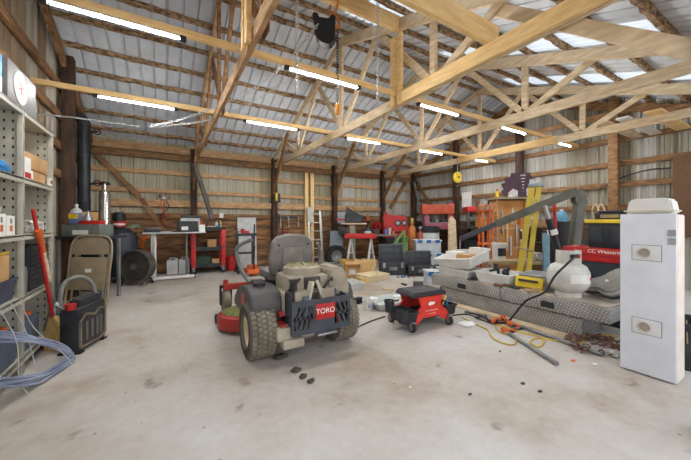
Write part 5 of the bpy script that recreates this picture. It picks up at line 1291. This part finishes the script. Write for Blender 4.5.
for i, (v, m, nm, d, lb) in enumerate(((3.8, MIDWOOD, 'wooden_box', (.3, .3, .16), 'wooden box at the near end of the wall bench'), (5.25, CARD, 'wooden_box', (.25, .34, .2), 'tan wooden box right of the drill press on the wall bench'), (4.75, DARK, 'bench_grinder', (.2, .36, .2), 'dark bench grinder on the wall bench'), (4.25, BLUE, 'parts_box', (.25, .3, .18), 'blue parts box on the wall bench behind the ladder'))):
    q = thing(nm, lb, 'box' if 'box' in nm else 'grinder', (7.7, v, 1.121)); MB().bb(-d[0]/2, d[0]/2, -d[1]/2, d[1]/2, 0, d[2], .01).build('body', m, q)
    if 'grinder' in nm:
        for s in (-1, 1): MB().cyl((0, s*.2, .12), (0, s*.25, .12), .1).build('wheel', STEEL, q)
    else: MB().bb(-d[0]/2-.01, d[0]/2+.01, -d[1]/2-.01, d[1]/2+.01, d[2], d[2]+.02, .004).build('lid', m, q)
for i, (v, z, d, m, lb) in enumerate(((4.3, .441, (.4, .4, .34), BLACK, 'black crate under the wall bench, far right'), (5.5, .441, (.4, .5, .3), DARK, 'dark bin under the wall bench below the drill press'), (4.9, .441, (.4, .4, .4), NAVY, 'navy bin under the wall bench, right'), (5.4, 0, (.4, .6, .34), CARD, 'tan carton on the floor under the wall bench'))):
    q = thing('storage_bin', lb, 'bin', (7.66, v, z)); MB().tub((0, 0, 0), d[0], d[1], d[2]).build('body', m, q)
solo('paper_notice', MB().bb(-.004, .004, -.17, .17, -.24, .24), PAPER, 'blank white paper sheet pinned on the right wall girts', 'paper', (U1-.07, 6.12, 1.95))
t = thing('hook_block', 'yellow round pulley block hanging under the rear light rail', 'pulley', (6.35, 5.05, 2.38))
MB().lathe([(0, -.04), (.12, -.04), (.14, -.02), (.14, .02), (.12, .04), (0, .04)], 22, M=Matrix.Rotation(PI/2, 4, 'X') ).build('sheave', YELLOW, t); MB().cyl((0, -.05, 0), (0, .05, 0), .03).build('pin', DARK, t); MB().cyl((0, 0, .13), (0, 0, .545), .008, seg=6).build('cable', STEEL, t); MB().tube(arc((0, 0, -.18), .05, 90, -150, 10, 'xz'), .012, 6).build('hook', STEEL, t)
# lumber laid over the last truss
for i, (v, m, w, lb) in enumerate(((2.12, PALEWOOD, .16, 'pale board laid over the last truss, left of three'), (1.86, WHITE, .16, 'white board laid over the last truss, middle of three'), (1.5, NEWWOOD, .2, 'yellow board laid over the last truss, right of three'))):
    solo('stored_board', MB().bb(-.85, .85, -w/2, w/2, 0, .03, .003), m, lb, 'board', (7.2, v, 2.927))

# floor odds and ends at the foot of the toolbox
PIPE = mat('grey_conduit', (140, 142, 142), .45, .4, rgb2=(112, 114, 114))
for (a, b2, lb, z) in (((521, 328), (602, 357), 'longer grey pipe lying parallel to the truck toolbox', .02), ((510, 336), (557, 366), 'shorter grey pipe lying nearest the camera on the floor', .02)):
    p, q = G(*a), G(*b2); c = (p+q)/2; c.z = 0
    solo('steel_pipe', MB().cyl(p-c+Vector((0, 0, z)), q-c+Vector((0, 0, z)), .02, seg=12), PIPE, lb, 'pipe', c)
def cord(pts, r=.008, z=.009, n=6): return MB().tube([Vector((p.x, p.y, max(z, p.z))) for p in smooth_path([G(*p) for p in pts], n)], r, 6)
solo('power_cable', cord([(462, 318), (478, 326), (488, 331), (492, 338), (503, 344), (515, 345), (514, 337), (500, 333), (496, 326), (510, 329), (524, 334), (538, 337), (544, 343), (538, 348), (530, 343), (538, 339), (560, 342), (580, 344), (592, 336), (618, 337)]), mat('yellow_cord', (214, 178, 60), .6), 'yellow extension cord looped on the floor before the truck toolbox', 'cord')
solo('power_cable', cord([(452, 316), (468, 315), (480, 320), (492, 324), (505, 324), (516, 330), (526, 328)]), BLACK, 'black extension cord on the floor between rolling seat and toolbox', 'cord')
solo('floor_cable', cord([(385, 317), (368, 323), (352, 331), (340, 340)], .008), mat('brown_cord', (96, 82, 66), .8), 'thin dark cord lying on the floor between mower and rolling seat', 'cord')
for i, (px, py) in enumerate(((496, 324), (505, 322), (513, 328), (508, 334))):
    q = thing('bar_clamp', ('leftmost', 'farthest', 'right', 'nearest')[i]+' of four orange and black clamps on the cords', 'clamp', G(px, py)+Vector((0, 0, .02)), .8*i)
    MB().bar((-.08, 0, .02), (.06, .03, .03), .03, .035, bev=.006).build('handle', ORANGE, q); MB().bar((-.05, .04, .02), (.07, -.02, .02), .02, .025, bev=.004).build('jaw', DARK, q); MB().cyl((.05, 0, 0), (.05, 0, .05), .02).build('knob', ORANGE, q)
for i, (px, py) in enumerate(((480, 319), (487, 321), (474, 316))):
    q = thing('hand_tool', ('dark grip wrench', 'grey pincer', 'small dark cutter')[i]+' on the floor at the toolbox foot', 'tool', G(px, py)+Vector((0, 0, .018)), .9*i)
    MB().bar((-.09, 0, .012), (.08, 0, .012), .025, .02, bev=.004).build('handle', DARK, q); MB().bb(.07, .12, -.025, .025, 0, .03, .006).build('head', GREY, q)
b = MB(); crumple(b, (0, 0, .015), (.2, .14, .03), .1, seed=41); solo('paper_scrap', b, PAPER, 'white crumpled paper on the floor right of the rolling seat', 'paper', G(467, 325))
CH = mat('rusty_chain', (128, 92, 78), .8, .2, rgb2=(88, 62, 54))
q = thing('chain_pile', 'heap of rusty chain on the floor beside the white cabinet', 'chain', G(597, 347))
rnd = random.Random(14)
for k in range(70):
    a, r = rnd.uniform(0, 6.28), .24*math.sqrt(rnd.uniform(0, 1)); z = .02+max(0, .1-.35*r)*rnd.uniform(0, 1)
    M = Matrix.Translation((r*1.25*math.cos(a), r*math.sin(a), z)) @ Euler((rnd.uniform(-.7, .7), rnd.uniform(-.7, .7), rnd.uniform(0, 6))).to_matrix().to_4x4()
    MB().tube([M @ Vector((.034*math.cos(j*PI/5), .02*math.sin(j*PI/5), 0)) for j in range(10)], .0065, 5, True).build('link', CH, q)
b = MB(); crumple(b, (0, 0, .03), (.09, .12, .06), .12, seed=44); solo('plastic_scrap', b, CLEARP, 'pale plastic scrap between chain heap and white cabinet', 'scrap', G(612, 356))
for i, (px, py, m, r) in enumerate(((595, 365, PAPER, .03), (573, 361, ORANGE, .03), (500, 352, DARK, .015), (523, 384, DARK, .025), (540, 392, DARK, .022), (470, 395, DARK, .018), (410, 388, PAPER, .015))):
    b = MB(); b.ball((0, 0, .006), (r, r*.6, .008), 1, .2); solo('floor_scrap', b, m, ('white paper scrap before the white cabinet', 'orange leaf scrap before the chain heap', 'dark chip left of the shorter grey pipe', 'dark chip in the right foreground, left of two', 'dark chip in the right foreground, right of two', 'dark chip alone in the foreground right of center', 'white chip alone in the foreground center')[i], 'debris', G(px, py))

# chain hoist and the hanging chains
hx = Vector((1.68, 3.06, 3.78))
t = thing('chain_hoist', 'black chain hoist with orange hook hanging from the new yellow beam', 'hoist', hx)
HOR = mat('hoist_orange', (224, 140, 50), .45)
MB().tube(arc((0, 0, -.02), .1, -60, 240, 14, 'yz'), .014, 8).build('beam_strap', HOR, t)
MB().bb(-.03, .03, -.03, .03, -.16, -.1, .006).build('hook_shank', HOR, t)
MB().tube(arc((.02, 0, -.2), .06, -200, 90, 12, 'xz'), .018, 8).build('top_hook', HOR, t)
b = MB().prism([(-.17, -.25), (-.19, -.14), (-.12, -.13), (-.1, -.22), (.04, -.24), (.07, -.16), (.13, -.17), (.12, -.27), (.13, -.46), (.06, -.54), (-.06, -.52), (-.14, -.44)], -.08, .08); bmesh.ops.bevel(b.bm, geom=list(b.bm.edges), offset=.015, segments=2, affect='EDGES')
o = b.build('chain_bag', BLACK, t); o.rotation_euler.z = CAMROT; o.location = (-.07, .05, 0); o.scale = (.85, .85, .9)
pl_ = MB().box((-.12, -.03, -.33), (.09, .006, .1), rot=(0, .5, 0)).build('white_plate', LGREY, t); pl_.rotation_euler.z = CAMROT; pl_.location = (-.02, .0, 0)
def links(mb, p, q, n, r=.016):
    p, q = Vector(p), Vector(q); d = (q-p)/n
    x = d.normalized(); a = x.orthogonal().normalized(); c = x.cross(a)
    for k in range(n):
        m = p+d*(k+.5); s = a if k % 2 else c
        mb.tube([m+x*d.length*.68*math.cos(j*PI/4)+s*r*math.sin(j*PI/4) for j in range(8)], r*.28, 5, True)
    return mb
ch = MB(); links(ch, (.05, 0, -.25), (.05, 0, -1.13), 28, .016); o = ch.build('load_chain', DARK, t); o['kind'] = 'stuff'
MB().lathe([(0, 0), (.022, .03), (.022, .14), (0, .16)], 12, at=(.05, 0, -1.29)).build('bottom_hook', HOR, t)
for (p0, Y, y1, lb) in ((297, 3.0, 91, 'light chain hanging straight down left of the black hoist'), (378, 3.55, 102, 'light chain hanging down beside the new upright posts')):
    top_ = P(p0, -4 if p0 < 330 else 14, Y); bot = P(p0, y1, Y)
    if p0 < 330: top_.z = zr(top_.y)-.05
    else: top_.z = zr(top_.y)-.07
    o = links(MB(), (0, 0, top_.z-bot.z), (0, 0, 0), int((top_.z-bot.z)/.034), .017); solo('hanging_chain', o, LGREY, lb, 'chain', bot)
pts = [P(62, 121.5, 4.4), P(110, 123, 4.6), P(140, 126.5, 4.7), P(175, 121, 4.6), P(213, 108, 4.3), P(255, 88, 3.9), P(290, 58, 3.5), P(318, 24, 3.2)]
sp_ = smooth_path(pts, 6); b = MB()
for i in range(14, len(sp_)-1): links(b, sp_[i], sp_[i+1], max(2, int((sp_[i+1]-sp_[i]).length/.042)), .016)
solo('draped_chain', b, LGREY, 'light chain draped in a long sag from hoist to the left wall', 'chain')
b = MB(); sp3 = smooth_path([P(150, 127, 4.72), P(185, 124, 4.75), P(220, 117, 4.8), P(262, 97, 4.5), P(286, 77, 4.1)], 6)
for i in range(len(sp3)-1): links(b, sp3[i], sp3[i+1], max(2, int((sp3[i+1]-sp3[i]).length/.042)), .014)
solo('draped_chain', b, LGREY, 'second shorter light chain sagging below the longer draped one', 'chain')
solo('steel_cable', MB().tube([P(0, 110, 2.85), P(30, 113.5, 3.4), P(70, 117, 4.1), P(112, 123, 4.6), P(140, 126.5, 4.7)], .012, 6), GREY, 'grey steel cable stretched from the shelving towards the draped chain', 'cable')
# =========================== smaller clutter ===========================
def at(px, Y, z=0, dx=0):
    p = P(px, 222, Y); p.z = z; return p
def bx(name, label, cat, px, Y, z, d, m, rz=CAMROT, lid=None):
    t = thing(name, label, cat, at(px, Y, z), rz)
    MB().bb(-d[0]/2, d[0]/2, -d[1]/2, d[1]/2, 0, d[2], min(d)*.08).build('body', m, t)
    if lid: MB().bb(-d[0]/2-.008, d[0]/2+.008, -d[1]/2-.008, d[1]/2+.008, d[2]-.03, d[2]+.006, .003).build('lid', lid, t)
    return t
LABELM = mat('shipping_label', (234, 232, 226), .6)
t = bx('cardboard_box', 'upright cardboard box with a shipping label facing the camera, left of the kraft bag', 'box', 352.5, 6.75, 0, (.34, .24, .26), CARD); MB().bb(-.08, .06, -.122, -.12, .08, .2).build('shipping_label', LABELM, t)
for s in (-1, 1): MB().box((0, s*.17, .29), (.33, .12, .006), rot=(s*.7, 0, 0)).build('flap', CARD, t)
b = MB()
for k, a in enumerate((-.5, -.1, .35)): b.prism([(-.09+.12*k, 0), (.02+.12*k, 0), (.06+.14*k+.1*a, .36), (-.12+.14*k+.1*a, .4)], -.01+.02*k, .01+.02*k)
solo('kraft_paper', b, MANILA, 'fanned sheets of kraft paper standing behind the beige tray', 'paper', at(361, 7.0), CAMROT-.1)
t = thing('spare_tyre', 'black tyre leaning under the red work bench at the left', 'tyre', at(336, 8.45, .3), CAMROT+.4)
MB().lathe([(.17, -.08), (.27, -.09), (.3, -.04), (.3, .04), (.27, .09), (.17, .08), (.17, -.08)], 28, M=Matrix.Rotation(PI/2, 4, 'X')).build('tread', RUBBER, t); MB().lathe([(0, -.03), (.165, -.05), (.165, .05), (0, .03)], 24, M=Matrix.Rotation(PI/2, 4, 'X')).build('rim', STEEL, t)
bx('wood_block', 'ochre wooden crate behind the kraft paper', 'crate', 349, 7.6, 0, (.5, .3, .3), mat('ochre_crate', (190, 146, 74), .8, rgb2=(150, 110, 52)))
t = thing('hose_reel', 'small red hose reel on the plank wall left of the red machine', 'reel', (6.35, V1-.12, 1.1))
MB().lathe([(.05, -.07), (.16, -.07), (.16, -.055), (.08, -.05), (.08, .05), (.16, .055), (.16, .07), (.05, .07), (.05, -.07)], 22, M=Matrix.Rotation(PI/2, 4, 'X')).build('drum', RED, t); MB().cyl((0, -.08, 0), (0, .08, 0), .05).build('axle', DARK, t)
bx('parts_bin', 'grey parts bin on the floor behind the black tool cases', 'bin', 398, 8.0, 0, (.7, .4, .45), mat('olive_bin', (120, 118, 100), .7))
bx('battery', 'black car battery with a pale lid on the olive parts bin', 'battery', 393, 8.0, .452, (.26, .18, .18), BLACK, lid=LGREY)
bx('engine_part', 'dull green engine casing on the olive parts bin', 'engine part', 403, 8.05, .452, (.24, .22, .24), mat('engine_green', (116, 140, 96), .6, rgb2=(84, 104, 70)))
for i, (px, Y, m, d, lb) in enumerate(((450, 6.9, PAPER, (.5, .3, .1), 'white foam sheet on the floor beyond the white tubs'), (452, 7.6, LGREY, (.34, .3, .2), 'pale box on the floor beyond the foam sheet'), (441, 7.5, DARK, (.3, .2, .18), 'dark box on the floor right of the clear totes'), (459, 7.1, mat('denim_blue', (84, 104, 140), .8), (.3, .2, .1), 'blue cloth bundle on the floor behind the white tubs'))):
    bx('floor_box' if i else 'foam_sheet', lb, 'box' if i else 'foam', px, Y, 0, d, m)
t = thing('fan_motor', 'grey round motor lying on the floor at the far end of the truck toolbox', 'motor', (3.9, 3.86, 0), -PI/2+.9)
MB().cyl((-.14, 0, .1), (.02, .0, .1), .1, .1, 22).build('housing', DARK, t); MB().cyl((.02, 0, .1), (.3, -.05, .08), .06, .045, 18).build('body', mat('khaki_tube', (186, 170, 140), .6), t); MB().cyl((.3, -.05, .08), (.36, -.06, .075), .05).build('end_cap', BLACK, t)
for i, (px, py, m, l, lb) in enumerate(((432, 291, STEEL, .16, 'steel bar on the floor by the clear tote'), (444, 297, CARD, .2, 'tan strip on the floor beside the grey motor'), (404, 285, DARK, .14, 'dark wrench on the floor before the lower tool case'), (388, 290, PALEWOOD, .22, 'pale wood offcut on the floor before the taller tool case'))):
    t = thing('loose_piece', lb, 'part', G(px, py), .7*i); MB().bb(-l/2, l/2, -.025, .025, 0, .03, .005).build('body', m, t)
# white bag draped over the front of the mower deck side, more on the planks
t = thing('wall_shelf', 'dark plank shelf with jars on the back wall between the middle posts', 'shelf', (5.5, V1-.05, 1.28))
MB().bb(-.55, .6, -.22, 0, 0, .03, .003).build('board', OLDWOOD, t)
for x in (-.4, .45): MB().bar((x, -.02, -.2), (x, -.2, 0), .03, .03).build('bracket', DARK, t)
for i, (x, m, h, lb) in enumerate(((-.42, BLACK, .2, 'black oil jug at the left end of the dark wall shelf'), (-.2, RED, .14, 'red tin on the dark wall shelf'), (.0, LGREY, .22, 'pale bottle in the middle of the dark wall shelf'), (.22, DARK, .16, 'dark tin on the dark wall shelf'), (.42, ORANGE, .18, 'orange bottle at the right end of the dark wall shelf'))):
    t = thing('shelf_bottle', lb, 'bottle', (5.5+x, V1-.17, 1.311)); MB().lathe([(0, 0), (.06, 0), (.06, h*.75), (.025, h*.9), (.025, h), (0, h)], 14).build('body', m, t); MB().cyl((0, 0, h), (0, 0, h+.02), .028).build('cap', BLACK, t)
t = thing('plate_sign', 'small white card tacked to the plank wall above the bucket', 'card', (1.28, V1-.045, 1.42)); MB().bb(-.05, .05, -.008, 0, -.06, .06).build('card', PAPER, t)
# hanging tools on the right wall beside the paper
for i, (v, z, l, m, lb) in enumerate(((6.9, 1.75, .4, DARK, 'dark saw hanging left of the white paper'), (5.75, 1.9, .3, OLDWOOD, 'wooden mallet hanging right of the white paper'), (5.3, 1.85, .45, DARK, 'dark square hanging on the gable girts over the drill press'))):
    t = thing('hanging_tool', lb, 'tool', (U1-.075, v, z)); MB().bb(-.02, .0, -.04, .04, -l, 0, .006).build('handle', m, t); MB().bb(-.025, .0, -.09, .09, -.08, .02, .006).build('head', m, t)
# under the bench and behind the hoist
for i, (px, Y, d, m, lb) in enumerate(((470, 7.6, (.5, .4, .5), mat('brown_trunk', (92, 74, 58), .7), 'brown wooden box on the floor behind the heaped white tub'), (536, 6.6, (.4, .3, .8), mat('walnut_box', (96, 70, 50), .7), 'tall walnut box behind the step ladder'), (575, 6.3, (.3, .3, .9), BLACK, 'tall black box behind the hoist mast'))):
    bx('storage_box', lb, 'box', px, Y, 0, d, m, lid=DARK)
t = thing('coiled_hose', 'yellow air hose coil hanging on the ladder side of the plywood panel', 'hose', Vector(wp)+Matrix.Rotation(CAMROT, 3, 'Z') @ Vector((.4, -.08, 1.25)), CAMROT)
for k in range(3): MB().tube([(.07*math.cos(a*PI/10), -.015*k, .1*math.sin(a*PI/10)) for a in range(20)], .012, 6, True).build('loop', WHITE, t)
# rags and cans on the mower side of the shelving
for i, (v, z, m, lb) in enumerate(((2.72+.1, 1.0055, GREY, 'grey tin on the cardboard box of the lower shelf'),)):
    t = thing('small_tin', lb, 'tin', (-1.2, v, z)); MB().lathe([(0, 0), (.04, 0), (.04, .09), (0, .09)], 14).build('body', m, t); MB().lathe([(.042, .08), (.042, .1), (0, .1)], 14).build('lid', STEEL, t)
bx('black_crate', 'black crate on the floor under the end of the shelving', 'crate', 29, 2.62, 0, (.01, .01, .01), BLACK) if False else None
t = thing('wash_bowl', 'pale grey dish hanging behind the straw broom head', 'bowl', (-.985, 4.22, .3)); MB().lathe([(0, 0), (.1, .0), (.12, .02), (.1, .03), (0, .025)], 22, M=Matrix.Rotation(PI/2, 4, 'Y')).build('dish', LGREY, t); MB().cyl((.02, 0, 0), (.04, 0, 0), .02).build('boss', STEEL, t)
t = thing('grey_hose', 'thick grey hose arching from the shelving behind the black fuel caddy', 'hose', (0, 0, 0)); MB().tube(smooth_path([(-.96, 4.27, .02), (-.95, 4.28, .46), (-.92, 4.32, .6), (-.83, 4.4, .64), (-.74, 4.47, .57), (-.7, 4.49, .42), (-.69, 4.5, .02)], 8), .022, 10).build('tube', mat('ribbed_grey_hose', (140, 140, 134), .6), t); MB().cyl((-.69, 4.5, 0), (-.69, 4.5, .08), .034).build('end_collar', DARK, t)
